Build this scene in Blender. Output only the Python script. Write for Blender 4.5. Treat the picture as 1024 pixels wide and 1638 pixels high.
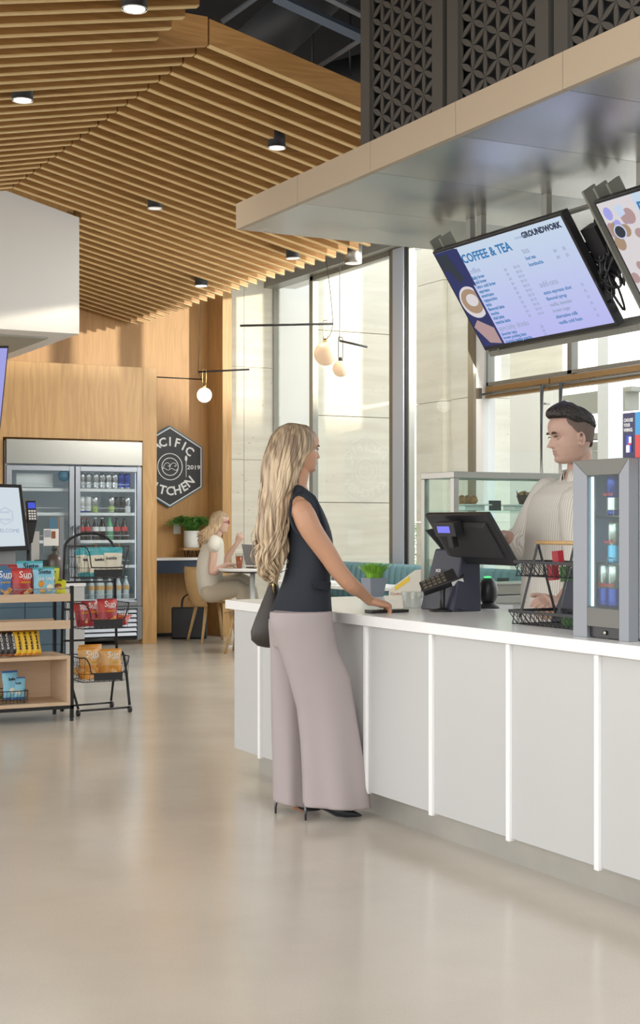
import bpy, math, random
from mathutils import Vector, Matrix, noise
random.seed(7)
for o in list(bpy.data.objects): bpy.data.objects.remove(o, do_unlink=True)
scene = bpy.context.scene
COL = scene.collection
PI = math.pi

# ---------------------------------------------------------------- camera
CAMZ = 1.32; FPX = 2350.0; YAW = math.radians(27.66)
camd = bpy.data.cameras.new('camera'); cam = bpy.data.objects.new('camera', camd); COL.objects.link(cam)
cam.location = (0, 0, CAMZ); cam.rotation_euler = (PI/2, 0, -YAW)
camd.sensor_fit = 'HORIZONTAL'; camd.sensor_width = 36; camd.lens = 36*FPX/1024
camd.shift_y = 19/1024; camd.clip_end = 200
scene.camera = cam
# ---------------------------------------------------------------- world, sun, lights
w = bpy.data.worlds.new('sky'); scene.world = w; w.use_nodes = True
nt = w.node_tree; bg = nt.nodes['Background']
tc = nt.nodes.new('ShaderNodeTexCoord'); sep = nt.nodes.new('ShaderNodeSeparateXYZ'); rp = nt.nodes.new('ShaderNodeValToRGB')
nt.links.new(tc.outputs['Generated'], sep.inputs[0]); nt.links.new(sep.outputs['Z'], rp.inputs[0]); nt.links.new(rp.outputs[0], bg.inputs[0])
rp.color_ramp.elements[0].color = (1.0, .96, .90, 1); rp.color_ramp.elements[0].position = 0.0
rp.color_ramp.elements[1].color = (.80, .90, 1.0, 1); rp.color_ramp.elements[1].position = .6
bg.inputs[1].default_value = 2.7
SUNK, SUNT = .57, .10
sd = bpy.data.lights.new('sun', 'SUN'); so = bpy.data.objects.new('sun', sd); COL.objects.link(so)
sd.energy = 3.6; sd.color = (1, .88, .68); sd.angle = math.radians(1.2)
so.rotation_euler = Vector((-SUNK, 1, -SUNT*math.hypot(1, SUNK))).to_track_quat('-Z', 'Y').to_euler()
so.location = (12, -4, 8)
def area(name, loc, target, sx, sy, e, col):
    d = bpy.data.lights.new(name, 'AREA'); d.shape = 'RECTANGLE'; d.size = sx; d.size_y = sy; d.energy = e; d.color = col
    o = bpy.data.objects.new(name, d); COL.objects.link(o); o.location = loc
    o.rotation_euler = (Vector(target)-Vector(loc)).to_track_quat('-Z', 'Y').to_euler(); return o
area('left_glazing_daylight', (-4.5, 6.5, 2.4), (4, 7.5, 1.0), 9, 3.4, 95, (1, .985, .96))
area('entrance_daylight', (0.5, -4.2, 2.4), (2.5, 8, 1.0), 7, 3.2, 90, (1, .98, .95))
area('lounge_daylight', (7.4, 11.5, 3.2), (4.2, 14.5, 1.2), 2.6, 1.0, 110, (1, .97, .9))
area('added_overhead_fill', (0.6, 1.6, 5.2), (1.4, 4.2, 0.0), 6, 6, 330, (1, .985, .96))  # added fill lamp, out of view, brightening floor and counter from above
vs = scene.view_settings; scene.display_settings.display_device = 'sRGB'
vs.view_transform = 'Standard'; vs.look = 'None'; vs.gamma = 1; vs.exposure = 0.0
try: vs.use_curve_mapping = False
except Exception: pass

# ---------------------------------------------------------------- picking points of the place
CF = Vector((math.sin(YAW), math.cos(YAW), 0)); CR = Vector((math.cos(YAW), -math.sin(YAW), 0)); CU = Vector((0, 0, 1)); CO = Vector((0, 0, CAMZ))
def ray(px, py): return CF + CR*((px-512)/FPX) + CU*((838-py)/FPX)
def att(px, py, t): return CO + ray(px, py)*t
def onx(px, py, x): d = ray(px, py); return CO + d*(x/d.x)
def ony(px, py, y): d = ray(px, py); return CO + d*(y/d.y)
def onz(px, py, z): d = ray(px, py); return CO + d*((z-CAMZ)/d.z)

# ---------------------------------------------------------------- materials
M = {}
def newmat(name):
    m = bpy.data.materials.new(name); m.use_nodes = True; M[name] = m
    return m, m.node_tree, m.node_tree.nodes['Principled BSDF']
def mat(name, col, rough=.5, metal=0, emit=0, ecol=None, var=0, vscale=20, bump=0, bscale=60, spec=None, stretch=(1,1,1), sss=0, coat=0):
    m, nt, b = newmat(name)
    c = tuple(col)+(1,)
    b.inputs['Base Color'].default_value = c; b.inputs['Roughness'].default_value = rough; b.inputs['Metallic'].default_value = metal
    if spec is not None: b.inputs['Specular IOR Level'].default_value = spec
    if coat: b.inputs['Coat Weight'].default_value = coat
    if emit: b.inputs['Emission Color'].default_value = tuple(ecol or col)+(1,); b.inputs['Emission Strength'].default_value = emit
    if sss: b.inputs['Subsurface Weight'].default_value = sss; b.inputs['Subsurface Radius'].default_value = (.02,.008,.004)
    if var or bump:
        tc = nt.nodes.new('ShaderNodeTexCoord'); mp = nt.nodes.new('ShaderNodeMapping'); mp.inputs['Scale'].default_value = stretch
        nt.links.new(tc.outputs['Object'], mp.inputs[0])
    if var:
        n = nt.nodes.new('ShaderNodeTexNoise'); n.inputs['Scale'].default_value = vscale; n.inputs['Detail'].default_value = 5
        r = nt.nodes.new('ShaderNodeValToRGB'); r.color_ramp.elements[0].position = .3; r.color_ramp.elements[1].position = .7
        r.color_ramp.elements[0].color = tuple(max(0, x*(1-var)) for x in col)+(1,); r.color_ramp.elements[1].color = tuple(min(1, x*(1+var)) for x in col)+(1,)
        nt.links.new(mp.outputs[0], n.inputs[0]); nt.links.new(n.outputs[0], r.inputs[0]); nt.links.new(r.outputs[0], b.inputs['Base Color'])
    if bump:
        n = nt.nodes.new('ShaderNodeTexNoise'); n.inputs['Scale'].default_value = bscale; n.inputs['Detail'].default_value = 3
        bp = nt.nodes.new('ShaderNodeBump'); bp.inputs['Strength'].default_value = bump; bp.inputs['Distance'].default_value = .01
        nt.links.new(mp.outputs[0], n.inputs[0]); nt.links.new(n.outputs[0], bp.inputs['Height']); nt.links.new(bp.outputs[0], b.inputs['Normal'])
    return m
def wood(name, c1, c2, stretch, rough=.45, wavescale=1.6, contrast=.5):
    m, nt, b = newmat(name)
    tc = nt.nodes.new('ShaderNodeTexCoord'); mp = nt.nodes.new('ShaderNodeMapping'); mp.inputs['Scale'].default_value = stretch
    nt.links.new(tc.outputs['Object'], mp.inputs[0])
    n1 = nt.nodes.new('ShaderNodeTexNoise'); n1.inputs['Scale'].default_value = 3.0; n1.inputs['Detail'].default_value = 8; n1.inputs['Roughness'].default_value = .65
    n2 = nt.nodes.new('ShaderNodeTexNoise'); n2.inputs['Scale'].default_value = wavescale; n2.inputs['Detail'].default_value = 2; n2.inputs['Distortion'].default_value = .6
    mth = nt.nodes.new('ShaderNodeMath'); mth.operation = 'MULTIPLY'; mth.inputs[1].default_value = 9
    fr = nt.nodes.new('ShaderNodeMath'); fr.operation = 'PINGPONG'; fr.inputs[1].default_value = 1
    mx = nt.nodes.new('ShaderNodeMix'); mx.data_type = 'FLOAT'; mx.inputs[0].default_value = .38
    nt.links.new(mp.outputs[0], n1.inputs[0]); nt.links.new(mp.outputs[0], n2.inputs[0])
    nt.links.new(n2.outputs[0], mth.inputs[0]); nt.links.new(mth.outputs[0], fr.inputs[0])
    nt.links.new(n1.outputs[0], mx.inputs[2]); nt.links.new(fr.outputs[0], mx.inputs[3])
    r = nt.nodes.new('ShaderNodeValToRGB'); r.color_ramp.elements[0].position = .5-contrast/2; r.color_ramp.elements[1].position = .5+contrast/2
    r.color_ramp.elements[0].color = tuple(c2)+(1,); r.color_ramp.elements[1].color = tuple(c1)+(1,)
    nt.links.new(mx.outputs[0], r.inputs[0]); nt.links.new(r.outputs[0], b.inputs['Base Color']); b.inputs['Roughness'].default_value = rough
    return m
def glass(name, tint=(1,1,1), ior=1.45, rough=0.0, k=1.0):
    m, nt, b = newmat(name); nt.nodes.remove(b)
    out = nt.nodes['Material Output']
    t = nt.nodes.new('ShaderNodeBsdfTransparent'); t.inputs[0].default_value = tuple(tint)+(1,)
    g = nt.nodes.new('ShaderNodeBsdfGlossy'); g.inputs['Roughness'].default_value = rough
    fr = nt.nodes.new('ShaderNodeLayerWeight'); fr.inputs[0].default_value = .5
    pw = nt.nodes.new('ShaderNodeMath'); pw.operation = 'POWER'; pw.inputs[1].default_value = 5
    ml = nt.nodes.new('ShaderNodeMath'); ml.operation = 'MULTIPLY_ADD'; ml.inputs[1].default_value = .9*k; ml.inputs[2].default_value = ((ior-1)/(ior+1))**2*k; ml.use_clamp = True
    nt.links.new(fr.outputs['Facing'], pw.inputs[0])
    mx = nt.nodes.new('ShaderNodeMixShader')
    nt.links.new(pw.outputs[0], ml.inputs[0]); nt.links.new(ml.outputs[0], mx.inputs[0]); nt.links.new(t.outputs[0], mx.inputs[1]); nt.links.new(g.outputs[0], mx.inputs[2]); nt.links.new(mx.outputs[0], out.inputs[0])
    return m
def emis(name, col, s):
    m, nt, b = newmat(name)
    b.inputs['Base Color'].default_value = (0,0,0,1); b.inputs['Roughness'].default_value = .25; b.inputs['Specular IOR Level'].default_value = .3
    b.inputs['Emission Color'].default_value = tuple(col)+(1,); b.inputs['Emission Strength'].default_value = s
    return m

OAK = (.60,.37,.16); OAKD = (.47,.27,.105)
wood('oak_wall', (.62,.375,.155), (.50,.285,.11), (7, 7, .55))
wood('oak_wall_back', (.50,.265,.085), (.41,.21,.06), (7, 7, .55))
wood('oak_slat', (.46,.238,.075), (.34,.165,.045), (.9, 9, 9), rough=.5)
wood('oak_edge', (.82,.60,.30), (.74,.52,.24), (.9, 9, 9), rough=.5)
wood('birch_shelf', (.66,.49,.34), (.58,.42,.28), (1, 8, 8), contrast=.7)
wood('chair_oak', (.60,.40,.19), (.50,.32,.14), (2, 14, 14))
wood('bracket_wood', (.45,.25,.10), (.32,.17,.06), (2, 14, 14))
mat('white_paint', (.80,.80,.80), .6)
mat('white_laminate', (.53,.53,.525), .38)
mat('edge_light_strip', (.88,.88,.88), .3)
mat('quartz', (.84,.835,.825), .2, var=.02, vscale=60)
mat('plinth_metal', (.42,.40,.36), .42, metal=.35, var=.08, vscale=4)
mat('dark_ceiling', (.012,.013,.016), .9)
mat('duct_metal', (.035,.035,.038), .55, metal=.4)
mat('strut_blue', (.12,.15,.2), .4, metal=.7)
mat('strut', (.16,.17,.19), .45, metal=.5)
mat('screen_grey', (.075,.070,.062), .55, metal=.3)
mat('champagne', (.44,.36,.265), .45, metal=.3)
mat('black_plastic', (.018,.018,.02), .35)
mat('black_matt', (.02,.02,.022), .6)
mat('black_wire', (.022,.022,.025), .4, metal=.3)
mat('navy_plastic', (.035,.04,.065), .42)
mat('steel', (.36,.355,.33), .3, metal=1)
mat('steel_dark', (.32,.31,.28), .35, metal=.9)
mat('alu', (.34,.36,.40), .35, metal=.8)
mat('alu_frame', (.30,.30,.27), .4, metal=.35)
mat('column_paint', (.50,.55,.62), .4, metal=.2)
mat('bronze_frame', (.27,.25,.19), .4, metal=.5)
mat('door_amber', (.40,.27,.13), .3, metal=.5); mat('key_grey', (.13,.115,.085), .5); mat('cooler_frame', (.27,.285,.315), .45, metal=.45); mat('cooler_frame_dark', (.17,.17,.155), .5, metal=.3); mat('dark_gap', (.02,.02,.02), .8)
mat('hex_blue', (.055,.15,.23), .5)
mat('hex_black', (.02,.022,.026), .5)
mat('white_print', (.82,.82,.80), .5)
mat('leather_black', (.012,.013,.016), .42)
mat('leather_brown', (.036,.028,.023), .5, bump=.15, bscale=40)
mat('gold', (.75,.55,.25), .25, metal=1)
mat('globe', (.80,.58,.40), .3, emit=.22, ecol=(1,.72,.45))
mat('globe_lit', (1,.95,.9), .3, emit=1.6, ecol=(1,.93,.84))
emis('lamp_glow', (1,.93,.82), 6)
emis('lamp_dim', (1,.95,.88), .9)
emis('led_strip', (.80,.88,1), 2.2)
emis('led_soft', (.85,.93,1), 3.2)
mat('teal_fabric', (.13,.25,.28), .8, bump=.1, bscale=300)
mat('planter_grey', (.23,.25,.30), .6)
mat('planter_white', (.80,.79,.76), .5)
mat('grass_green', (.22,.48,.04), .55, var=.3, vscale=30)
mat('fern_green', (.16,.40,.08), .5, var=.3, vscale=30)
mat('soil', (.04,.03,.02), .9)
mat('navy_desk', (.025,.04,.075), .4)
mat('skin', (.50,.27,.165), .5, sss=.06, var=.04, vscale=8)
mat('skin_pale', (.62,.40,.31), .5, sss=.06, var=.05, vscale=10)
mat('skin_man', (.47,.30,.235), .5, sss=.06, var=.05, vscale=14)
mat('lips', (.50,.20,.17), .4)
mat('lips_man', (.40,.22,.19), .5)
mat('brow', (.05,.03,.025), .8)
mat('eye_white', (.75,.73,.70), .2)
mat('iris', (.04,.03,.02), .2)
mat('trousers', (.40,.345,.345), .75, bump=.55, bscale=5, var=.03, vscale=3, stretch=(1,1,.45))
mat('vest_navy', (.013,.017,.027), .8, bump=.4, bscale=5)
mat('shoe_black', (.012,.016,.03), .12, coat=.5)
mat('cream_cloth', (.70,.66,.57), .75, bump=.15, bscale=12)
mat('khaki', (.52,.45,.34), .8)
mat('tile_blue', (.085,.14,.19), .35, var=.15, vscale=3)
mat('paper_white', (.80,.79,.77), .6)
mat('paper_yellow', (.80,.55,.05), .5)
mat('text_grey', (.35,.37,.42), .5)
mat('brown_bottle', (.09,.065,.06), .3)
mat('tea', (.42,.09,.015), .15)
mat('grey_plastic', (.25,.26,.28), .4)
mat('laptop_grey', (.12,.105,.10), .4, metal=.3)
mat('pastry', (.42,.20,.07), .6, var=.4, vscale=60, bump=.5, bscale=60)
mat('muffin_dark', (.06,.03,.02), .7, bump=.4, bscale=80)
mat('concrete_out', (.50,.49,.46), .8, var=.05, vscale=3)
mat('exterior_white', (.84,.84,.82), .7)
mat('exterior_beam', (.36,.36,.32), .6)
mat('green_led', (.1,.8,.2), .4, emit=1.0, ecol=(.1,.9,.3))
mat('red_pack', (.55,.05,.04), .4); mat('red_deep', (.38,.03,.04), .35); mat('blue_pack', (.05,.16,.42), .35)
mat('lightblue_pack', (.22,.52,.68), .35); mat('yellow_pack', (.66,.66,.03), .35); mat('orange_pack', (.68,.28,.03), .35)
mat('candy_yellow', (.80,.50,.02), .3, bump=.4, bscale=60); mat('candy_black', (.02,.02,.022), .3, bump=.4, bscale=60)
mat('cream_pack', (.72,.68,.55), .4); mat('teal_pack', (.06,.36,.42), .35); mat('tan_pack', (.72,.42,.16), .4); mat('green_pack', (.07,.16,.05), .5)
mat('brown_pack', (.28,.10,.04), .4)
mat('can_silver', (.60,.61,.62), .25, metal=.8); mat('can_blue', (.02,.05,.38), .25, metal=.4); mat('can_sky', (.12,.42,.75), .25, metal=.3); mat('can_red', (.6,.03,.03), .35)
mat('can_green', (.35,.50,.10), .3); mat('can_white', (.80,.80,.80), .3); mat('can_black', (.03,.03,.03), .3)
mat('cola', (.03,.012,.008), .12); mat('bottle_green', (.10,.40,.18), .12); mat('water_glass', (.60,.66,.68), .08); mat('bottle_amber', (.40,.22,.06), .12)
mat('box_navy', (.035,.035,.10), .5); mat('box_blue', (.05,.30,.62), .5)
mat('fridge_inner', (.62,.66,.68), .4); mat('fridge_navy', (.26,.32,.52), .45)
glass('window_glass', (.975,.985,.98), 1.45, k=.8)
glass('fridge_glass', (.93,.96,.97), 1.5, k=1.0)
glass('case_glass', (.88,.96,.93), 1.45, k=.8)
glass('cup_plastic', (.90,.92,.92), 1.4, k=2.0)
glass('tea_glass', (.95,.95,.95), 1.4, k=1.0)
emis('scr_white', (.60,.70,.92), .95)
emis('scr_lilac', (.40,.40,.85), .9)
emis('scr_navy', (.035,.045,.16), .8); emis('scr_blue_text', (.06,.25,.55), .8); emis('scr_grey_text', (.33,.40,.58), .9); emis('scr_dark_text', (.03,.05,.10), .8)
emis('scr_cream', (.85,.80,.82), .8); emis('scr_coffee', (.55,.38,.25), .7); emis('scr_skin', (.62,.42,.42), .7); emis('scr_dark', (.04,.05,.07), .8)
emis('scr_kiosk', (.66,.74,.80), .95); emis('scr_lcd', (.22,.22,.95), .95); emis('scr_term', (.08,.12,.75), .9)

def menu_face(name, c_top, c_bot, z0, z1, s):
    m = emis(name, c_top, s); nt = m.node_tree; b = nt.nodes['Principled BSDF']
    tc = nt.nodes.new('ShaderNodeTexCoord'); sp = nt.nodes.new('ShaderNodeSeparateXYZ'); mr = nt.nodes.new('ShaderNodeMapRange'); r = nt.nodes.new('ShaderNodeValToRGB')
    nt.links.new(tc.outputs['Generated'], sp.inputs[0]); nt.links.new(sp.outputs['Z'], r.inputs[0])
    r.color_ramp.elements[0].color = tuple(c_bot)+(1,); r.color_ramp.elements[1].color = tuple(c_top)+(1,); nt.links.new(r.outputs[0], b.inputs['Emission Color'])
menu_face('scr_menu', (.58,.70,.84), (.50,.50,.90), 0, 1, .95)

def floor_mat():
    m, nt, b = newmat('floor_concrete')
    tc = nt.nodes.new('ShaderNodeTexCoord')
    n = nt.nodes.new('ShaderNodeTexNoise'); n.inputs['Scale'].default_value = 1.1; n.inputs['Detail'].default_value = 7; n.inputs['Roughness'].default_value = .6
    n2 = nt.nodes.new('ShaderNodeTexNoise'); n2.inputs['Scale'].default_value = 140; n2.inputs['Detail'].default_value = 2
    r = nt.nodes.new('ShaderNodeValToRGB'); r.color_ramp.elements[0].position = .35; r.color_ramp.elements[1].position = .65
    r.color_ramp.elements[0].color = (.575,.52,.445,1); r.color_ramp.elements[1].color = (.64,.585,.505,1)
    r2 = nt.nodes.new('ShaderNodeValToRGB'); r2.color_ramp.elements[0].position = .3; r2.color_ramp.elements[1].position = .6
    r2.color_ramp.elements[0].color = (.94,.94,.94,1); r2.color_ramp.elements[1].color = (1,1,1,1)
    mx = nt.nodes.new('ShaderNodeMix'); mx.data_type = 'RGBA'; mx.blend_type = 'MULTIPLY'; mx.inputs[0].default_value = 1
    for q in (n, n2): nt.links.new(tc.outputs['Object'], q.inputs[0])
    nt.links.new(n.outputs[0], r.inputs[0]); nt.links.new(n2.outputs[0], r2.inputs[0])
    nt.links.new(r.outputs[0], mx.inputs[6]); nt.links.new(r2.outputs[0], mx.inputs[7]); nt.links.new(mx.outputs[2], b.inputs['Base Color'])
    rr = nt.nodes.new('ShaderNodeMapRange'); rr.inputs[3].default_value = .13; rr.inputs[4].default_value = .23
    nt.links.new(n.outputs[0], rr.inputs[0]); nt.links.new(rr.outputs[0], b.inputs['Roughness'])
    b.inputs['Specular IOR Level'].default_value = .62
floor_mat()
def stone_mat():
    m, nt, b = newmat('travertine')
    tc = nt.nodes.new('ShaderNodeTexCoord'); mp = nt.nodes.new('ShaderNodeMapping'); mp.inputs['Scale'].default_value = (.5,.5,5)
    mp2 = nt.nodes.new('ShaderNodeMapping'); mp2.inputs['Scale'].default_value = (3,3,8)
    nt.links.new(tc.outputs['Object'], mp.inputs[0]); nt.links.new(tc.outputs['Object'], mp2.inputs[0])
    n = nt.nodes.new('ShaderNodeTexNoise'); n.inputs['Scale'].default_value = 2.2; n.inputs['Detail'].default_value = 8
    v = nt.nodes.new('ShaderNodeTexNoise'); v.inputs['Scale'].default_value = 6; v.inputs['Detail'].default_value = 4
    r = nt.nodes.new('ShaderNodeValToRGB'); r.color_ramp.elements[0].position = .3; r.color_ramp.elements[1].position = .7
    r.color_ramp.elements[0].color = (.72,.68,.58,1); r.color_ramp.elements[1].color = (.83,.80,.70,1)
    r2 = nt.nodes.new('ShaderNodeValToRGB'); r2.color_ramp.elements[0].position = .27; r2.color_ramp.elements[1].position = .33
    r2.color_ramp.elements[0].color = (.62,.58,.52,1); r2.color_ramp.elements[1].color = (1,1,1,1)
    mx = nt.nodes.new('ShaderNodeMix'); mx.data_type = 'RGBA'; mx.blend_type = 'MULTIPLY'; mx.inputs[0].default_value = 1
    nt.links.new(mp.outputs[0], n.inputs[0]); nt.links.new(mp2.outputs[0], v.inputs[0]); nt.links.new(n.outputs[0], r.inputs[0]); nt.links.new(v.outputs[0], r2.inputs[0])
    nt.links.new(r.outputs[0], mx.inputs[6]); nt.links.new(r2.outputs[0], mx.inputs[7]); nt.links.new(mx.outputs[2], b.inputs['Base Color']); b.inputs['Roughness'].default_value = .55
stone_mat()
def brushed_mat():
    m, nt, b = newmat('brushed_steel')
    b.inputs['Metallic'].default_value = 1; b.inputs['Base Color'].default_value = (.54,.52,.50,1); b.inputs['Roughness'].default_value = .27
    b.inputs['Anisotropic'].default_value = .6
    tc = nt.nodes.new('ShaderNodeTexCoord'); n = nt.nodes.new('ShaderNodeTexNoise'); n.inputs['Scale'].default_value = .9; n.inputs['Detail'].default_value = 1
    bp = nt.nodes.new('ShaderNodeBump'); bp.inputs['Strength'].default_value = .25; bp.inputs['Distance'].default_value = .05
    nt.links.new(tc.outputs['Object'], n.inputs[0]); nt.links.new(n.outputs[0], bp.inputs['Height']); nt.links.new(bp.outputs[0], b.inputs['Normal'])
brushed_mat()
def stripe_mat(name, c1, c2, scale, axis):
    m, nt, b = newmat(name)
    tc = nt.nodes.new('ShaderNodeTexCoord'); wv = nt.nodes.new('ShaderNodeTexWave'); wv.bands_direction = axis; wv.inputs['Scale'].default_value = scale; wv.inputs['Distortion'].default_value = .4
    r = nt.nodes.new('ShaderNodeValToRGB'); r.color_ramp.elements[0].position = .08; r.color_ramp.elements[1].position = .3
    r.color_ramp.elements[0].color = tuple(c2)+(1,); r.color_ramp.elements[1].color = tuple(c1)+(1,)
    nt.links.new(tc.outputs['Object'], wv.inputs[0]); nt.links.new(wv.outputs[0], r.inputs[0]); nt.links.new(r.outputs[0], b.inputs['Base Color']); b.inputs['Roughness'].default_value = .8
stripe_mat('shirt', (.63,.60,.545), (.42,.395,.35), 28, 'Y')
def hair_mat(name, root, light, dark, z0, z1):
    m, nt, b = newmat(name)
    tc = nt.nodes.new('ShaderNodeTexCoord'); mp = nt.nodes.new('ShaderNodeMapping'); mp.inputs['Scale'].default_value = (55,55,4)
    n = nt.nodes.new('ShaderNodeTexNoise'); n.inputs['Scale'].default_value = 1; n.inputs['Detail'].default_value = 4
    r = nt.nodes.new('ShaderNodeValToRGB'); r.color_ramp.elements[0].position = .36; r.color_ramp.elements[1].position = .62
    r.color_ramp.elements[0].color = tuple(dark)+(1,); r.color_ramp.elements[1].color = tuple(light)+(1,)
    sp = nt.nodes.new('ShaderNodeSeparateXYZ'); mr = nt.nodes.new('ShaderNodeMapRange'); mr.inputs[1].default_value = z0; mr.inputs[2].default_value = z1
    mx = nt.nodes.new('ShaderNodeMix'); mx.data_type = 'RGBA'; mx.inputs[7].default_value = tuple(root)+(1,)
    nt.links.new(tc.outputs['Object'], mp.inputs[0]); nt.links.new(mp.outputs[0], n.inputs[0]); nt.links.new(n.outputs[0], r.inputs[0])
    nt.links.new(tc.outputs['Object'], sp.inputs[0]); nt.links.new(sp.outputs['Z'], mr.inputs[0]); nt.links.new(mr.outputs[0], mx.inputs[0])
    nt.links.new(r.outputs[0], mx.inputs[6]); nt.links.new(mx.outputs[2], b.inputs['Base Color']); b.inputs['Roughness'].default_value = .42
hair_mat('hair_blonde', (.13,.088,.055), (.68,.53,.35), (.19,.12,.07), 1.56, 1.88)
hair_mat('hair_blonde_far', (.30,.21,.12), (.66,.48,.29), (.30,.20,.11), 1.30, 1.5)
mat('hair_dark', (.022,.017,.015), .4, bump=.6, bscale=90, stretch=(1,1,1))
mat('hair_fade', (.13,.09,.075), .8)

# ---------------------------------------------------------------- mesh building
class MB:
    def __init__(s): s.v=[]; s.f=[]; s.m=[]; s.s=[]
    def add(s, vs, fs, m=0, sm=False, X=None):
        b = len(s.v)
        s.v += [(X @ Vector(p)) if X is not None else Vector(p) for p in vs]
        for f in fs: s.f.append([b+i for i in f]); s.m.append(m); s.s.append(sm)
        return s
    def box(s, x0,x1,y0,y1,z0,z1, m=0, X=None):
        vs = [(x,y,z) for x in (x0,x1) for y in (y0,y1) for z in (z0,z1)]
        return s.add(vs, [(0,1,3,2),(4,6,7,5),(0,4,5,1),(2,3,7,6),(0,2,6,4),(1,5,7,3)], m, False, X)
    def hexa(s, A, B, m=0):      # A, B: two quads of four points
        return s.add(list(A)+list(B), [(3,2,1,0),(4,5,6,7),(0,1,5,4),(1,2,6,5),(2,3,7,6),(3,0,4,7)], m)
    def prism(s, poly, d, m=0, X=None, sm=False):   # poly in local xy, extruded z 0..d
        n = len(poly); vs = [(p[0],p[1],0) for p in poly]+[(p[0],p[1],d) for p in poly]
        s.add(vs, [tuple(reversed(range(n))), tuple(range(n,2*n))], m, False, X)
        b = len(s.v)-2*n
        for i in range(n): s.f.append([b+i, b+(i+1)%n, b+n+(i+1)%n, b+n+i]); s.m.append(m); s.s.append(sm)
        return s
    def loft(s, rings, m=0, sm=True, cap=True, closed=True):
        n = len(rings[0]); vs = [p for r in rings for p in r]; fs = []
        for i in range(len(rings)-1):
            for j in range(n if closed else n-1):
                k = (j+1)%n; fs.append((i*n+j, i*n+k, (i+1)*n+k, (i+1)*n+j))
        if cap: fs.append(tuple(reversed(range(n)))); fs.append(tuple(range((len(rings)-1)*n, len(rings)*n)))
        return s.add(vs, fs, m, sm)
    def tube(s, pts, r, n=8, m=0, flat=1.0, flatdir=None, cap=True, sm=True, rnd=False):
        pts = [Vector(p) for p in pts]; N = len(pts); rs = r if isinstance(r,(list,tuple)) else [r]*N
        rings = []; ref = None
        for i in range(N):
            d = (pts[min(i+1,N-1)]-pts[max(i-1,0)]).normalized()
            if flatdir is not None: a = Vector(flatdir) - d*d.dot(Vector(flatdir)); a = a.normalized() if a.length > 1e-5 else d.orthogonal().normalized()
            elif ref is None: a = (Vector((0,0,1)) if abs(d.z) < .9 else Vector((1,0,0))); a = (a - d*a.dot(d)).normalized()
            else: a = (ref - d*ref.dot(d)); a = a.normalized() if a.length > 1e-5 else d.orthogonal().normalized()
            ref = a; b = d.cross(a)
            rings.append([pts[i] + a*(math.cos(2*PI*k/n)*rs[i]*flat) + b*(math.sin(2*PI*k/n)*rs[i]) for k in range(n)])
        if rnd:
            d0 = (pts[0]-pts[1]).normalized(); d1 = (pts[-1]-pts[-2]).normalized()
            def shr(ring, c, d, rr): return [[c + (p-c)*f + d*(rr*h) for p in ring] for f,h in ((.82,.5),(.45,.86))]
            A = shr(rings[0], pts[0], d0, rs[0]); Bq = shr(rings[-1], pts[-1], d1, rs[-1])
            rings = A[::-1] + rings + Bq
        return s.loft(rings, m, sm, cap)
    def lathe(s, prof, c=(0,0,0), n=20, m=0, axis=None, sm=True, cap=True):
        c = Vector(c); Q = Vector((0,0,1)).rotation_difference(Vector(axis)).to_matrix() if axis is not None else Matrix.Identity(3)
        rings = [[c + Q @ Vector((r*math.cos(2*PI*k/n), r*math.sin(2*PI*k/n), z)) for k in range(n)] for r,z in prof]
        return s.loft(rings, m, sm, cap)
    def ball(s, c, r, n=16, m=0, sc=(1,1,1), X=None):
        c = Vector(c); rings = []
        for i in range(1, n//2):
            a = PI*i/(n//2); rings.append([Vector((math.sin(a)*math.cos(2*PI*k/n)*r*sc[0], math.sin(a)*math.sin(2*PI*k/n)*r*sc[1], -math.cos(a)*r*sc[2])) for k in range(n)])
        vs = [p for q in rings for p in q]; b0 = len(vs); vs += [Vector((0,0,-r*sc[2])), Vector((0,0,r*sc[2]))]; fs = []
        for i in range(len(rings)-1):
            for k in range(n): fs.append((i*n+k, i*n+(k+1)%n, (i+1)*n+(k+1)%n, (i+1)*n+k))
        L = (len(rings)-1)*n
        for k in range(n): fs.append((b0, (k+1)%n, k)); fs.append((b0+1, L+k, L+(k+1)%n))
        if X is not None: vs = [X @ p for p in vs]
        return s.add([p+c for p in vs], fs, m, True)
    def text(s, t, size, X, m=0, d=.001, align='LEFT', sx=1.0, bold=0.0):
        vs, fs = text_geo(t, align, bold)
        return s.add([(x*size*sx, y*size, z*d) for x,y,z in vs], fs, m, False, X)
    def build(s, name, mats, parent=None, bevel=0, sub=0, mods=None, noshift=False):
        me = bpy.data.meshes.new(name)
        if parent is not None:
            root = parent
            off = Vector(root.get('_o', (0,0,0)))
        else:
            xs=[p.x for p in s.v]; ys=[p.y for p in s.v]; zs=[p.z for p in s.v]
            off = Vector(((min(xs)+max(xs))/2, (min(ys)+max(ys))/2, min(zs)))
            if noshift: off = Vector((0,0,0))
        me.from_pydata([tuple(p-off) for p in s.v], [], s.f)
        for k in (mats if isinstance(mats,(list,tuple)) else [mats]): me.materials.append(M[k])
        me.polygons.foreach_set('material_index', s.m); me.polygons.foreach_set('use_smooth', s.s); me.update()
        import bmesh
        bm = bmesh.new(); bm.from_mesh(me); bmesh.ops.recalc_face_normals(bm, faces=bm.faces); bm.to_mesh(me); bm.free()
        o = bpy.data.objects.new(name, me); COL.objects.link(o)
        if parent is not None: o.parent = parent; ORI[o.name] = off; o['_o'] = tuple(off)
        else: o.location = off; o['_o'] = tuple(off)
        if bevel:
            b = o.modifiers.new('bevel','BEVEL'); b.width = bevel; b.segments = 2; b.limit_method = 'ANGLE'; b.angle_limit = math.radians(40)
        if sub:
            b = o.modifiers.new('sub','SUBSURF'); b.levels = sub; b.render_levels = sub
        return o
ORI = {}
_tc = {}
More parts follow.
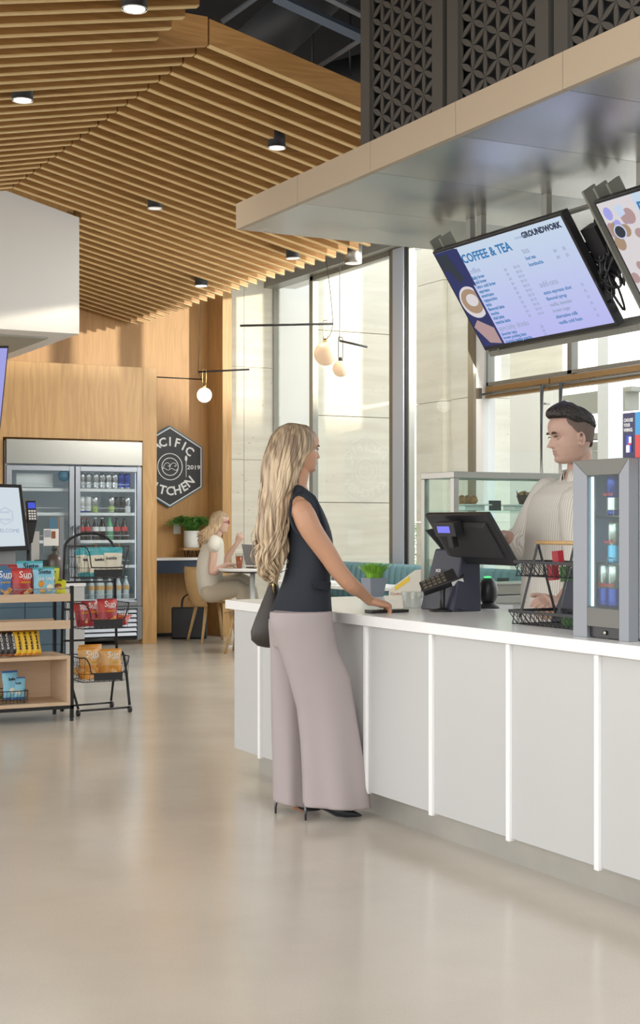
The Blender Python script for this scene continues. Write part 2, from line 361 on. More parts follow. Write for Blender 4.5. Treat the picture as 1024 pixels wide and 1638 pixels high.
def text_geo(t, align, bold):
    k = (t, align, bold)
    if k in _tc: return _tc[k]
    c = bpy.data.curves.new('t','FONT'); c.body = t; c.size = 1; c.align_x = align; c.align_y = 'CENTER'; c.extrude = .5; c.resolution_u = 2; c.offset = bold
    o = bpy.data.objects.new('t', c); COL.objects.link(o)
    dg = bpy.context.evaluated_depsgraph_get(); me = bpy.data.meshes.new_from_object(o.evaluated_get(dg))
    r = ([tuple(v.co) for v in me.vertices], [tuple(p.vertices) for p in me.polygons])
    bpy.data.objects.remove(o); bpy.data.curves.remove(c); bpy.data.meshes.remove(me); _tc[k] = r
    return r
def frame(o, x, y):     # matrix with local x, y axes; z = x cross y
    x = Vector(x).normalized(); y = Vector(y); y = (y - x*y.dot(x)).normalized(); z = x.cross(y)
    return Matrix(((x.x,y.x,z.x,o[0]),(x.y,y.y,z.y,o[1]),(x.z,y.z,z.z,o[2]),(0,0,0,1)))
def tag(o, label=None, cat=None, group=None, kind=None):
    if label: o['label'] = label
    if cat: o['category'] = cat
    if group: o['group'] = group
    if kind: o['kind'] = kind
    return o
def thing(name, label, cat, loc=(0,0,0), group=None, kind=None):
    o = bpy.data.objects.new(name, None); COL.objects.link(o); o.empty_display_size = .1
    o.location = loc; o['_o'] = tuple(loc); return tag(o, label, cat, group, kind)
def struct(o, label=None, cat=None):
    o['kind'] = 'structure'
    if label: o['label'] = label
    o['category'] = cat or o.name.split('_')[0].split('.')[0]
    return o
def dup(root, loc=None, rz=None, label=None, group=None, scale=None):
    r = root.copy(); COL.objects.link(r)
    if loc is not None: r.location = loc
    if rz is not None: r.rotation_euler = (0,0,rz)
    if scale is not None: r.scale = scale if hasattr(scale,'__len__') else (scale,)*3
    if label: r['label'] = label
    if group: r['group'] = group
    for ch in list(root.children):
        c = ch.copy(); COL.objects.link(c); c.parent = r
        for g in list(ch.children):
            d = g.copy(); COL.objects.link(d); d.parent = c
    return r
def catmull(pts, k=6):
    pts = [Vector(p) for p in pts]; P = [pts[0]*2-pts[1]]+pts+[pts[-1]*2-pts[-2]]; out = []
    for i in range(1, len(P)-2):
        for j in range(k):
            t = j/k; a,b,c,d = P[i-1],P[i],P[i+1],P[i+2]
            out.append(.5*((2*b)+(c-a)*t+(2*a-5*b+4*c-d)*t*t+(3*b-a-3*c+d)*t**3))
    out.append(pts[-1]); return out
ORD = ['first','second','third','fourth','fifth','sixth','seventh','eighth','ninth','tenth','eleventh','twelfth']
# ================================================================ SETTING
WX = 7.74; YS = 16.0; YB = 16.16; YF = 15.22
XR = 3.51; ZR = 4.20; SR = .235; SL = .20; Y0 = 8.14; XE = 6.0
b = MB(); b.box(-8, 30, -8, 30, -.1, 0); struct(b.build('floor', 'floor_concrete'), 'polished beige concrete floor')
b = MB(); b.box(-8, WX+.3, -7, 17, 5.9, 6.0); struct(b.build('ceiling', 'dark_ceiling'), 'black open ceiling void above the slats')
# wood wall with the hexagon sign, seen above and beside the partition
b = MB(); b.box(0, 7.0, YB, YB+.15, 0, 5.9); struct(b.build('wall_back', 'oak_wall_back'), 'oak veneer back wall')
b = MB()
# partition around the fridge niche (opening for the fridge)
FX0, FX1, FZ1 = 4.215, 5.775, 2.235
b.box(0, FX0, YF, YF+.12, 0, 3.04); b.box(FX1, 5.94, YF, YF+.12, 0, 3.04); b.box(FX0, FX1, YF, YF+.12, FZ1, 3.04)
struct(b.build('wall_partition', 'oak_wall', bevel=.002), 'light oak partition around the drinks fridge')
b = MB(); b.box(FX0, FX1, YF+.86, YF+.90, 0, FZ1+.02); struct(b.build('wall_niche', 'dark_gap'), 'dark back of the fridge niche')
b = MB()
for px in (118, 395): pass
# white soffit box hanging top left
YX = 12.57; BX = 4.17
b = MB(); b.prism([(-3,3.01),(BX,3.01),(BX,4.045),(XR,4.215),(-3,3.1)], YF-.02-YX, 0, Matrix(((1,0,0,0),(0,0,1,YX),(0,1,0,0),(0,0,0,1))))
struct(b.build('wall_soffit', 'white_paint'), 'white boxed soffit hanging below the slats')
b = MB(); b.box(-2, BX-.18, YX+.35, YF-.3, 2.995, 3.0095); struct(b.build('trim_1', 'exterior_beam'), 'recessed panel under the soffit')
# right side: oak jamb, stone pier, plain pier
y1 = onx(356,0,WX).y; y2 = onx(437,0,WX).y; y3 = onx(496,0,WX).y; y4 = onx(628,0,WX).y; y5 = onx(652,0,WX).y
b = MB(); b.box(6.96, 7.075, 15.73, YB+.1, 0, 4.6); struct(b.build('wall_jamb', 'oak_wall'), 'pale oak end panel beside the stone')
def stone_x(b, x, ya, yb, zj, thick, g=.006):
    for i in range(len(zj)-1): b.box(x, x+thick, ya, yb, zj[i]+g/2, zj[i+1]-g/2)
ZJ = [0, .45, 1.59, 2.68, 3.75, 5.1]
b = MB()
for i,z in enumerate([0, 1.0, 2.09, 3.2, 4.4][:-1]):
    for xa, xb in ((7.08, 7.355), (7.36, WX+.1)): b.box(xa, xb, YS, YS+.15, z+.002, [0, 1.0, 2.09, 3.2, 4.6][i+1]-.002)
struct(b.build('wall_stone', 'travertine'), 'travertine wall behind the seated woman')
y2 = YS

ZW = 4.18
b = MB(); b.box(WX, WX+.3, -6, YS, ZW, 5.9); b.box(WX-.12, WX, -6, YS-.01, ZW-.02, ZW+.10, 1)
struct(b.build('wall_right', ['white_paint','alu_frame','alu_frame']), 'header wall over the glazing')
b = MB(); b.box(XE+.03, WX, -6, YB, ZW+.10, ZW+.16); struct(b.build('ceiling_edge', 'column_paint'), 'flat ceiling strip along the window')
# windows of the right side: each a frame with a pane
def window(name, ya, yb, z0, z1, fr='bronze_frame', fw=.05, label=''):
    f = MB(); f.box(WX, WX+.07, ya, ya+fw, z0, z1); f.box(WX, WX+.07, yb-fw, yb, z0, z1); f.box(WX, WX+.07, ya, yb, z0, z0+fw); f.box(WX, WX+.07, ya, yb, z1-fw, z1)
    o = struct(f.build(name, fr), label)
    g = MB(); g.box(WX+.03, WX+.036, ya+fw, yb-fw, z0+fw, z1-fw); g.build('window_glass', 'window_glass', o)
    return o
window('window_1', y4, y3, 0.0, ZW, 'alu_frame', .07, 'tall window with stone wall outside')
window('window_5', y3, YS-.005, 0.0, ZW, 'alu_frame', .02, 'narrow window between the tall window and the stone wall')
b = MB(); b.box(WX-.035, WX+.05, y5+.03, y4-.06, 0, ZW-.03, 0); b.box(WX-.03, WX+.05, y4-.06, y4, 0, ZW-.03, 1); b.box(WX-.02, WX+.04, y5, y5+.03, 0, ZW-.03, 2)
struct(b.build('wall_column', ['column_paint','bronze_frame','black_matt']), 'grey blue window column')
ya = onx(757,0,WX).y; yb_ = onx(766,0,WX).y; yc = onx(778,0,WX).y
window('window_2', ya, y5, 0.0, ZW, 'alu_frame', .03, 'window right of the column')
b = MB(); b.box(WX-.06, WX+.12, yb_, ya, 0, ZW, 0); b.box(WX-.03, WX+.1, yc, yb_, 0, ZW, 1); struct(b.build('trim_2', ['bronze_frame','exterior_white']), 'window mullion beside the glass door')
# glass doors with rail, transom and pulls
ZT = CAMZ + (838-598)/FPX*onx(900,598,WX).length*0 + 0
pz = onx(900, 606, WX).z; 
yd0 = onx(866,0,WX).y; yd1 = onx(896,0,WX).y
door_top = onx(779, 641, WX).z; rail_top = onx(779, 619, WX).z
def door(name, ya, yb, pull_y, label):
    f = MB(); f.box(WX-.01, WX+.045, ya, yb, door_top+.02, rail_top, 0)
    f.box(WX-.01, WX+.045, ya, yb, 0, .12, 0)
    o = struct(f.build(name, 'door_amber'), label)
    g = MB(); g.box(WX+.01, WX+.022, ya+.004, yb-.004, .12, door_top+.02); g.build('door_glass', 'window_glass', o)
    h = MB(); h.tube([(WX-.08, pull_y, .9), (WX-.08, pull_y, door_top+.06)], .016, 10)
    for z in (1.0, door_top-.1): h.tube([(WX-.08, pull_y, z), (WX, pull_y, z)], .009, 8)
    h.build('door_handle', 'steel', o)
    return o
d1 = door('door_1', (yd0+yd1)/2+.01, yc, onx(867,0,WX-.08).y, 'left leaf of the glass entrance door')
d2 = door('door_2', 8.2, (yd0+yd1)/2-.01, onx(897,0,WX-.08).y, 'right leaf of the glass entrance door')
b = MB(); zr_ = (door_top+rail_top)/2
b.box(WX-.10, WX-.06, yc-.02, yc+.02, zr_-.05, zr_+.05); b.tube([(WX-.06, yc, zr_-.01), (WX-.06, 8.2, zr_-.01)], .012, 8, 1)
struct(b.build('trim_3', ['steel_dark','steel']), 'steel push rail along the door head')
for i, s in enumerate(['YOU CAN NEVER HAVE ENOUGH COFFEE OR BAKING GOODS', 'YOU CAN NEVER HAVE ENOUGH OF BAKING A BIT']):
    b = MB(); b.text(s, .052, frame((WX-.013, yc-.05-1.25*i, door_top+.06), (0,-1,0), (0,0,1)), 0, .001, sx=.85); b.build('door_lettering', 'black_matt', (d1, d2)[i])
window('window_3', 8.2, yc, rail_top+.01, ZW, 'alu_frame', .03, 'transom window above the glass door')
b = MB(); yt_ = onx(911,0,WX).y; b.box(WX, WX+.07, yt_-.03, yt_+.03, rail_top, ZW); struct(b.build('trim_4','alu_frame'),'transom mullion')
window('window_4', -6, 8.18, 0, ZW, 'alu_frame', .05, 'long window beyond the door')
# outside: stone walls, pale walls, canopy and shade block
b = MB()
for i in range(len(ZJ)-1):
    for xa, xb in ((8.44, 9.82),): b.box(xa, xb, 16.3, 16.5, ZJ[i]+.004, ZJ[i+1]-.004)
b.box(7.96, 9.8, 16.51, 16.6, 0, 5.1, 0); b.box(7.74+.21, 8.43, 16.22, 16.5, 0, 5.1, 1); struct(b.build('wall_outer_stone', ['travertine','exterior_white']), 'travertine wall outside the tall window')
b = MB(); xo = 9.0
sa, sb, sc_, sd_ = [onx(k,0,xo).y for k in (756, 722, 709, 666)]
for a,c,dx in ((sa, sb-.003, 0),(sb+.003, sc_-.003, .06),(sc_+.003, sd_, 0)): stone_x(b, xo+dx, a, c, [0,1.34,2.72,4.1,5.4], .5)
struct(b.build('wall_outer_pier', 'travertine'), 'travertine pier outside')
b = MB(); xo = 10.5; b.box(xo, xo+.1, onx(900,0,xo).y, onx(770,0,xo).y, 0, 3.05, 0); b.box(xo, xo+.1, onx(900,0,xo).y, onx(770,0,xo).y, 3.1, 5.4, 1); struct(b.build('wall_outer_white', ['exterior_white','travertine']), 'pale wall outside the glass door')
b = MB(); xo = 10.5; P_ = lambda px, py: onx(px, py, xo)
def beam(p0, p1, th, m=0):
    q0, q1 = P_(*p0), P_(*p1); b.hexa([q0, q1, q1+Vector((0,0,th)), q0+Vector((0,0,th))], [v+Vector((.2,0,0)) for v in (q0, q1, q1+Vector((0,0,th)), q0+Vector((0,0,th)))], m)
beam((905,663),(1000,655), .20); beam((905,723),(1000,716), .09); beam((905,705),(1000,700), .07); beam((900,640),(1010,625), .05)
q0 = P_(949,800); b.box(q0.x-.05, q0.x+.05, q0.y-.05, q0.y+.05, 0, P_(949,722).z, 0)
q0 = P_(1003,800); b.box(q0.x-.5, q0.x-.3, q0.y-.30, q0.y-.12, 0, 4, 1); b.box(12.5, 12.6, 10, 14.6, 2.2, 2.5, 2)
struct(b.build('trim_5', ['exterior_beam','exterior_white','concrete_out']), 'steel canopy framing outside')
b = MB(); b.box(-2, 14.5, -5.4, -5, 0, 5.04); b.box(14.5, 18.5, -5.4, -5, 0, 5.38); b.box(18.5, 60, -5.4, -5, 0, 5.06)  # unseen block added behind the camera, heights stepped to trim the sun patches
struct(b.build('wall_opposite', 'concrete_out'), 'unseen stepped block added to shade the low sun')

# ================================================================ CEILING SLATS
SP = .2005; TH = .045; DP = .14
def zroof(x): return ZR - (SR*(x-XR) if x > XR else SL*(XR-x))
b = MB(); b2 = MB()
def slat(x0, x1, y, dep=DP, endl=False):
    def slab(xa, xb):
        za, zb = zroof(xa), zroof(xb)
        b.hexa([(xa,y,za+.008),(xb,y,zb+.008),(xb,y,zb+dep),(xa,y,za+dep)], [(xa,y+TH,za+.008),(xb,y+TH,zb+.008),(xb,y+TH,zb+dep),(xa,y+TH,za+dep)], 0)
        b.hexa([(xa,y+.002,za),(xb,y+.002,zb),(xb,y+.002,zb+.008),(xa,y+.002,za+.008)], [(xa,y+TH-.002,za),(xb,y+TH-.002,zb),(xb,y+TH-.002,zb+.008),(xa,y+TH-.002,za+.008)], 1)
    if dep > .15: b.hexa([(2.9,y,zroof(2.9)),(XR-.006,y,zroof(XR-.006)),(XR-.006,y,ZR+.17),(2.9,y,ZR+.17)], [(2.9,y+TH,zroof(2.9)),(XR-.006,y+TH,zroof(XR-.006)),(XR-.006,y+TH,ZR+.17),(2.9,y+TH,ZR+.17)], 0); slab(XR+.006, x1); slab(x0, 2.9)
    elif x0 < XR < x1: slab(x0, XR-.006); slab(XR+.006, x1)
    else: slab(x0, x1)
n = 0; y = Y0
while y < YB-.06:
    if y > 12.45: slat(BX+.02 if y < YF else 3.0, XE, y)
    else: slat(-1.5, XE, y, .162 if n == 0 else DP)
    y += SP; n += 1
y = Y0 - SP
while y > 3.5: slat(-1.5, 3.11, y); y -= SP
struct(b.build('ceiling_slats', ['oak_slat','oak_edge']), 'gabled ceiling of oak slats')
# void above: ducts and struts
def simple_tube(name, pts, r, m, label, cat, n=20):
    q = MB(); q.tube(pts, r, n); return tag(q.build(name, m), label, cat)
simple_tube('air_duct', [att(400,90,11.2), att(560,-60,11.6)], .20, 'duct_metal', 'wide dark round air duct in the black ceiling void', 'duct', 24)
simple_tube('air_duct', [att(440,150,12.8), att(640,95,13.8)], .14, 'duct_metal', 'thin dark duct lying behind the oak beam in the ceiling void', 'duct', 20)
for px, w_ in ((500,'left'), (560,'right')):
    q = MB(); a_ = att(px, 122, 13.2); q.tube([a_, Vector((a_.x, a_.y, 5.9))], .012, 6); tag(q.build('duct_hanger', 'duct_metal'), f'{w_} one of two thin rods holding up the ceiling duct', 'hanger')
def strut(p0, p1, w, m, label):
    q = MB(); p0 = Vector(p0); p1 = Vector(p1); q.tube([p0,p1], w, 4, sm=False); tag(q.build('ceiling_strut', m), label, 'strut')
strut(att(440,-5,8.6), att(585,62,8.6), .035, 'strut_blue', 'bluish steel channel crossing the ceiling void')
strut(att(355,35,9.2), att(410,-4,9.2), .018, 'strut', 'thin steel strut above the oak beam corner')
strut(att(512,105,9.4), att(590,55,8.8), .018, 'strut', 'thin steel strut meeting the lattice screen edge')
strut(att(515,-8,8.0), att(590,30,8.0), .018, 'strut', 'upper thin steel strut beside the lattice screen')

# ================================================================ CANOPY
CX0, CX1, CY1, CZ0, CZ1 = 3.2, 5.6, 7.06, 2.87, 3.005
seam = [7.06, 6.34, 5.63, 4.94, 4.24, 3.54, 2.84]
cp = thing('metal_canopy', 'long brushed steel canopy with champagne edge above the service counter', 'canopy', (3.2, 5, 2.87))
for i in range(len(seam)-1):
    q = MB(); q.box(CX0, CX0+.03, seam[i+1]+.0015, seam[i]-.0015, CZ0, CZ1); q.build('fascia_panel', 'champagne', cp)
    for xa, xb in ((CX0+.03, 4.45), (4.452, CX1)):
        q = MB(); q.box(xa, xb, seam[i+1]+.0015, seam[i]-.0015, CZ0, CZ0+.02); q.build('soffit_panel', 'brushed_steel', cp)
q = MB(); q.box(CX0+.03, CX1, CY1-.03, CY1-.002, CZ0+.02, CZ1); q.box(CX0+.03, CX1, 2.84, CY1-.03, CZ1-.02, CZ1-.001); q.build('top_deck', 'champagne', cp)
# ================================================================ LATTICE SCREENS
def petal(p0, p1, wd, k=5):
    d = Vector((p1[0]-p0[0], p1[1]-p0[1])); L = d.length; u = d/L; nrm = Vector((-u.y, u.x)); out = []
    for s in (1,-1):
        for i in range(k):
            t = i/k if s == 1 else 1-i/k
            out.append(Vector(p0)+u*(t*L)+nrm*(s*wd*math.sin(PI*t)+s*.0028))
    return out
def screen(ya, yb, label):
    xs = 3.40; z0, z1 = CZ1, 4.75
    r = thing('lattice_screen', label, 'screen', (xs, (ya+yb)/2, z0), 'metal lattice screens standing on the canopy')
    f = MB(); fw = .085
    f.box(xs, xs+.03, ya, ya+fw, z0, z1); f.box(xs, xs+.03, yb-fw, yb, z0, z1); f.box(xs, xs+.03, ya+fw, yb-fw, z0, z0+.05); f.box(xs, xs+.03, ya+fw, yb-fw, z1-.08, z1)
    f.build('frame', 'screen_grey', r)
    bk_ = MB(); bk_.box(xs+.06, xs+.08, ya, yb, z0, z1); bk_.build('backing', 'dark_ceiling', r)
    a = .105; cw = a*math.sqrt(3)/2; W = yb-ya-2*fw; nc = max(2, round(W/cw)); cw = W/nc; L = MB()
    X = frame((xs+.02, yb-fw, z0+.05), (0,-1,0), (0,0,1))
    H = z1-.08-z0-.05; nr = int(H/a)+1
    def P(c, k): return (c*cw, k*a + (a/2 if c % 2 else 0))
    for c in range(nc+1):
        for k in range(-1, nr+1):
            p = P(c, k)
            qs = [P(c, k+1)]
            if c < nc: qs += [P(c+1, k), P(c+1, k+1 if c % 2 else k-1)]
            for q in qs:
                if min(p[1], q[1]) < -.02 or max(p[1], q[1]) > H+.02: continue
                L.prism(petal(p, q, .0105), .006, 0, X)
    L.build('petal_lattice', 'screen_grey', r)
sy = [onx(577,0,3.4).y, onx(711.5,0,3.4).y, onx(881.5,0,3.4).y, 3.75]
screen(sy[1]+.018, sy[0], 'dark grey petal lattice screen farthest along the canopy')
screen(sy[2]+.018, sy[1]-.018, 'dark grey petal lattice screen in the middle of the three')
screen(sy[3]+.018, sy[2]-.018, 'dark grey petal lattice screen nearest the viewer at top right')

# ================================================================ LIGHTS
def roofhit(px, py, side=1):
    d = ray(px, py); ZR_ = ZR-.036
    if side == 1: t = (ZR_-CAMZ+SR*XR)/(d.z+SR*d.x)
    else: t = (ZR_-CAMZ-SL*XR)/(d.z-SL*d.x)
    return CO+d*t
def downlight(px, py, side, glow, e, label, r=.062, up=.0):
    p = roofhit(px, py, side); p.z += up
    t = thing('ceiling_spotlight', label, 'ceiling light', tuple(p), 'black cylinder spotlights on the slat ceiling')
    q = MB(); q.lathe([(r,-.0),(r,.17)], p, 24); q.build('housing', 'black_matt', t)
    q = MB(); q.lathe([(r*.98,-.006),(r*.98,.0)], p, 24, cap=False); q.lathe([(r*.82,-.003),(r*.82,-.001)], p, 24, 1); q.build('lens', ['white_print', 'lamp_glow' if glow else 'lamp_dim'], t)
    if e:
        l = bpy.data.lights.new('spot','SPOT'); l.energy = e; l.spot_size = math.radians(80); l.spot_blend = .8; l.color = (1,.88,.72); l.shadow_soft_size = .05
        lo = bpy.data.objects.new('spotlight_beam', l); COL.objects.link(lo); lo.parent = t; lo.location = (0,0,-.02)
downlight(215,14,0,True,60,'black cylinder spotlight at the very top of the slat ceiling, brightly lit', .068)
downlight(36,160,0,True,60,'black cylinder spotlight at the left edge of the slat ceiling, lit', .066)
downlight(443,236,1,True,50,'lit black spotlight on the slats just left of the lattice screen')
downlight(248,333,1,False,50,'black spotlight in the middle of the slat ceiling right of the white soffit')
downlight(469,413,1,False,40,'small black spotlight on the slats just below the canopy end')
downlight(322,457,1,True,30,'small lit spotlight near the slat ends above the white globe pendant')
p = onx(565, 421, 6.3)
t = thing('cylinder_light', 'pale grey cylinder light by the window head beside the canopy end', 'ceiling light', tuple(p))
q = MB(); q.lathe([(.078,0),(.078,.16),(.02,.17),(.02,ZW+.10-p.z)], p, 24); q.build('housing', 'steel_dark', t)
q = MB(); q.lathe([(.07,-.004),(.07,0)], p, 24); q.build('lens', 'lamp_dim', t)

def pendant(px, py, rpx, x, rod0, rod1, top, m, label, br='gold'):
    c = onx(px, py, x); t0 = (c-CO).dot(CF); r = rpx/FPX*t0
    t = thing('globe_pendant', label, 'pendant lamp', tuple(c), 'globe pendants with a slim rod')
    q = MB(); q.ball(c, r, 28); q.build('globe', m, t)
    a, e = att(*rod0, t0), att(*rod1, t0)
    q = MB(); q.tube([a, e], .010, 8); q.build('rod', 'black_matt', t)
    q = MB(); q.lathe([(.02,0),(.02,.03),(.006,.035)], c+Vector((0,0,r-.004)), 14); 
    jx = e if abs(rod1[0]-px) < abs(rod0[0]-px) else a
    u = (e-a).normalized()*.012; hook = Vector((c.x, c.y, jx.z+.01)) 
    q.tube(catmull([c+Vector((0,0,r+.02))+u*1.5, hook+u*1.6, hook+Vector((0,0,.02)), hook-u*1.6, c+Vector((0,0,r+.02))-u*1.5], 4), .0035, 6); q.build('bracket', br, t)
    tp = att(top[0], top[1], t0); tp.y = Y0+round((tp.y-Y0)/SP)*SP+TH/2 if tp.x < XE+.02 else tp.y; tp.z = zroof(tp.x)+.08 if tp.x < XE+.02 else ZW+.11
    q = MB(); q.tube(catmull([tp, (tp+jx)/2+u*.6, jx+Vector((0,0,.0))], 6), .0032, 6)
    if rpx != 13: q.tube(catmull([jx, (jx+c)/2+u*.8+Vector((0,0,r*.4)), c+Vector((0,0,r+.02))], 5), .003, 6)
    q.build('cord', 'black_wire', t)
pendant(327, 632, 12, 6.25, (317,595), (399,591), (322,482), 'globe_lit', 'glowing white globe pendant above the seated woman')
pendant(521, 566, 19, 5.98, (384,521), (533,518), (527,400), 'globe', 'largest globe pendant, on the long rod before the tall window')
pendant(545, 590, 13, 6.15, (543,545), (588,555), (542,395), 'globe', 'small unlit globe pendant right of the largest globe', 'black_matt')
t = thing('hanging_rod', 'thin dark rod hanging across the oak wall above the hexagon sign', 'rod', tuple(ony(290,605,15.9)))
q = MB(); q.tube([ony(249,603,YB-.006), ony(326,607,YB-.006)], .0065, 6); q.build('rod', 'black_wire', t)
# ================================================================ SERVICE COUNTER
CT = .914
sc = thing('service_counter', 'long white panelled service counter with pale quartz top', 'counter', (3.6, 5, 0))
XY = Matrix.Translation((0,0,CT-.047)); q = MB(); q.prism([(3.2,1.5),(3.95,1.5),(3.95,6.05),(4.26,6.05),(4.26,7.2),(3.2,7.2)], .047, 0, XY); q.build('countertop', 'quartz', sc, bevel=.003)
q = MB(); q.box(3.325, 3.9, 1.5, 7.04, 0, .14); q.build('plinth', 'plinth_metal', sc)
q = MB(); q.prism([(3.245,1.5),(3.93,1.5),(3.93,6.07),(4.24,6.07),(4.24,7.13),(3.245,7.13)], CT-.048-.135, 0, Matrix.Translation((0,0,.135))); q.build('carcass', 'white_laminate', sc)
ys = [7.14, 6.807, 6.255, 5.702, 5.152, 4.599, 4.067, 3.53, 2.99, 2.45, 1.9]
for i in range(len(ys)-1):
    q = MB(); q.box(3.225, 3.244, ys[i+1]+.004, ys[i]-.004, .128, CT-.049); q.build('front_panel', 'white_laminate', sc, bevel=.002)
for y_ in ys[1:]:
    q = MB(); q.box(3.212, 3.2445, y_-.0125, y_+.0125, .118, CT-.049); q.build('joint_strip', 'edge_light_strip', sc, bevel=.002)
# ---- grass plant
p = onz(598, 954, CT)
def grass_plant():
    c = Vector((p.x, p.y, CT)); t = thing('potted_grass', 'bright green grass in a grey square pot on the counter', 'plant', tuple(c))
    h = .105; r0, r1 = .040, .055; q = MB()
    def sq(r, z): return [c+Vector((r*a, r*b_, z)) for a,b_ in ((-1,-1),(1,-1),(1,1),(-1,1))]
    q.loft([sq(r0,0), sq(r1,h), sq(r1*.93,h), sq(r1*.9,h*.9)], sm=False); q.build('pot', 'planter_grey', t, bevel=.004)
    q = MB(); q.loft([sq(r1*.9,h*.88), sq(r1*.9,h*.9)], sm=False); q.build('soil', 'soil', t)
    q = MB(); R = random.Random(3)
    for i in range(420):
        a = R.random()*2*PI; rr = math.sqrt(R.random())*.042; o = c+Vector((rr*math.cos(a), rr*math.sin(a), h*.88)); L = .085+.035*R.random(); out = (rr/.042)*.07+.012*R.random()
        d = Vector((math.cos(a), math.sin(a), 0)); s_ = Vector((-d.y, d.x, 0))*.0022
        k = [o+d*(out*f*f)+Vector((0,0,L*f*(1-.12*f))) for f in (0,.4,.75,1)]
        q.add([k[0]-s_,k[0]+s_,k[1]-s_,k[1]+s_,k[2]-s_*.7,k[2]+s_*.7,k[3]], [(0,1,3,2),(2,3,5,4),(4,5,6)])
    q.build('grass', 'grass_green', t)
grass_plant()
# ---- clear tub and leaflet
p = onz(660, 973, CT); q = MB(); R_ = .052
q.lathe([(R_*.86,.0),(R_*.88,.002),(R_,.068),(R_*1.05,.072),(R_*1.05,.080),(R_*.99,.080),(R_*.96,.070),(R_*.84,.005)], p, 28)
tag(q.build('plastic_tub', 'cup_plastic'), 'clear plastic tub on the counter left of the cash register', 'container')
p0 = onz(634, 958, CT)
t = thing('leaflet_holder', 'pale angled leaflet box with a yellow band behind the clear tub', 'leaflet', (p0.x, p0.y, CT))
X = frame((p0.x, p0.y, CT), CR, (0,0,1))
q = MB(); q.prism([(-.04,0),(.13,0),(.13,.16),(.10,.155),(-.04,.05)], .05, 0, X); q.build('box', 'cream_cloth', t)
q = MB(); q.prism([(-.01,.068),(.07,.125),(.07,.10),(-.01,.045)], .003, 0, X @ Matrix.Translation((0,0,.05))); q.build('yellow_band', 'paper_yellow', t)
q = MB(); q.text('Cookie', .022, X @ Matrix.Translation((-.035,.03,.051)), 0, .0005); q.build('lettering', 'tea', t)
# ---- cash register
def register():
    c = onx(722, 972, 3.78); t = thing('cash_register', 'dark touchscreen cash register on the counter, seen from behind', 'cash register', (3.78, c.y, CT))
    fa = [(678,972),(730,977),(742,880),(696,880)]
    A = [onx(px,py,xx) for (px,py),xx in zip(fa, (3.70,3.70,3.76,3.76))]; A[0].z = A[1].z = CT; A[3].z = A[2].z = 1.205
    A[0].y = A[3].y = A[0].y; ya, yb = A[0].y, A[1].y
    q = MB()
    q.hexa([(3.68,yb,CT),(3.68,ya,CT),(3.84,ya,CT),(3.84,yb,CT)], [(3.735,yb+.0,1.20),(3.735,ya-.045,1.20),(3.83,ya-.045,1.21),(3.83,yb+.0,1.21)])
    q.build('base', 'navy_plastic', t, bevel=.006)
    q = MB(); q.text('NCR', .02, frame((3.698, (ya+yb)/2+.01, 1.10), (0,-1,0), (.2,0,1)), 0, .001, 'CENTER', bold=.02); q.build('lettering', 'white_print', t)
    TLp, TRp, BRp = onx(679,823,3.60), onx(779,823,3.60), onx(826,906,3.755)
    zt, zb = (TLp.z+TRp.z)/2, BRp.z; ya2, yb2 = TLp.y, TRp.y
    W = ya2-yb2
    n_ = Vector((zt-zb, 0, .155)).normalized()   # front (operator side) normal
    def quad(off, sh=0): return [Vector((3.60,ya2-sh,zt))+n_*off+Vector((.155,0,zb-zt))*(sh/ .3), Vector((3.60,yb2+sh,zt))+n_*off+Vector((.155,0,zb-zt))*(sh/.3), Vector((3.755,yb2+sh,zb))+n_*off-Vector((.155,0,zb-zt))*(sh/.3), Vector((3.755,ya2-sh,zb))+n_*off-Vector((.155,0,zb-zt))*(sh/.3)]
    q = MB(); q.hexa(quad(0), quad(.022)); q.build('screen', 'black_plastic', t, bevel=.004)
    q = MB(); q.hexa(quad(-.02, .06), quad(0, .045)); q.build('screen_back', 'black_matt', t, bevel=.004)
    for yy in (ya-.09, yb+.015):
        q = MB(); q.hexa([(3.76,yy,1.19),(3.80,yy,1.19),(3.71,yy,1.30),(3.66,yy,1.29)], [(3.76,yy+.014,1.19),(3.80,yy+.014,1.19),(3.71,yy+.014,1.30),(3.66,yy+.014,1.29)])
        q.build('hinge_arm', 'black_matt', t)
    d = onx(716, 846, 3.585); X = frame(d, (0,-1,0), (-.25,0,1)); 
    cz = d
    q = MB(); q.box(-.085,.085,-.032,.032,-.025,.018, 0, X); q.box(-.02,.02,-.09,-.03,-.03,.0,0,X); dd = q.build('customer_display', 'black_plastic', t, bevel=.003)
    q = MB(); q.box(-.055,.045,-.014,.016,.018,.0195, 0, X); q.build('display_lcd', 'scr_lcd', dd)
register()
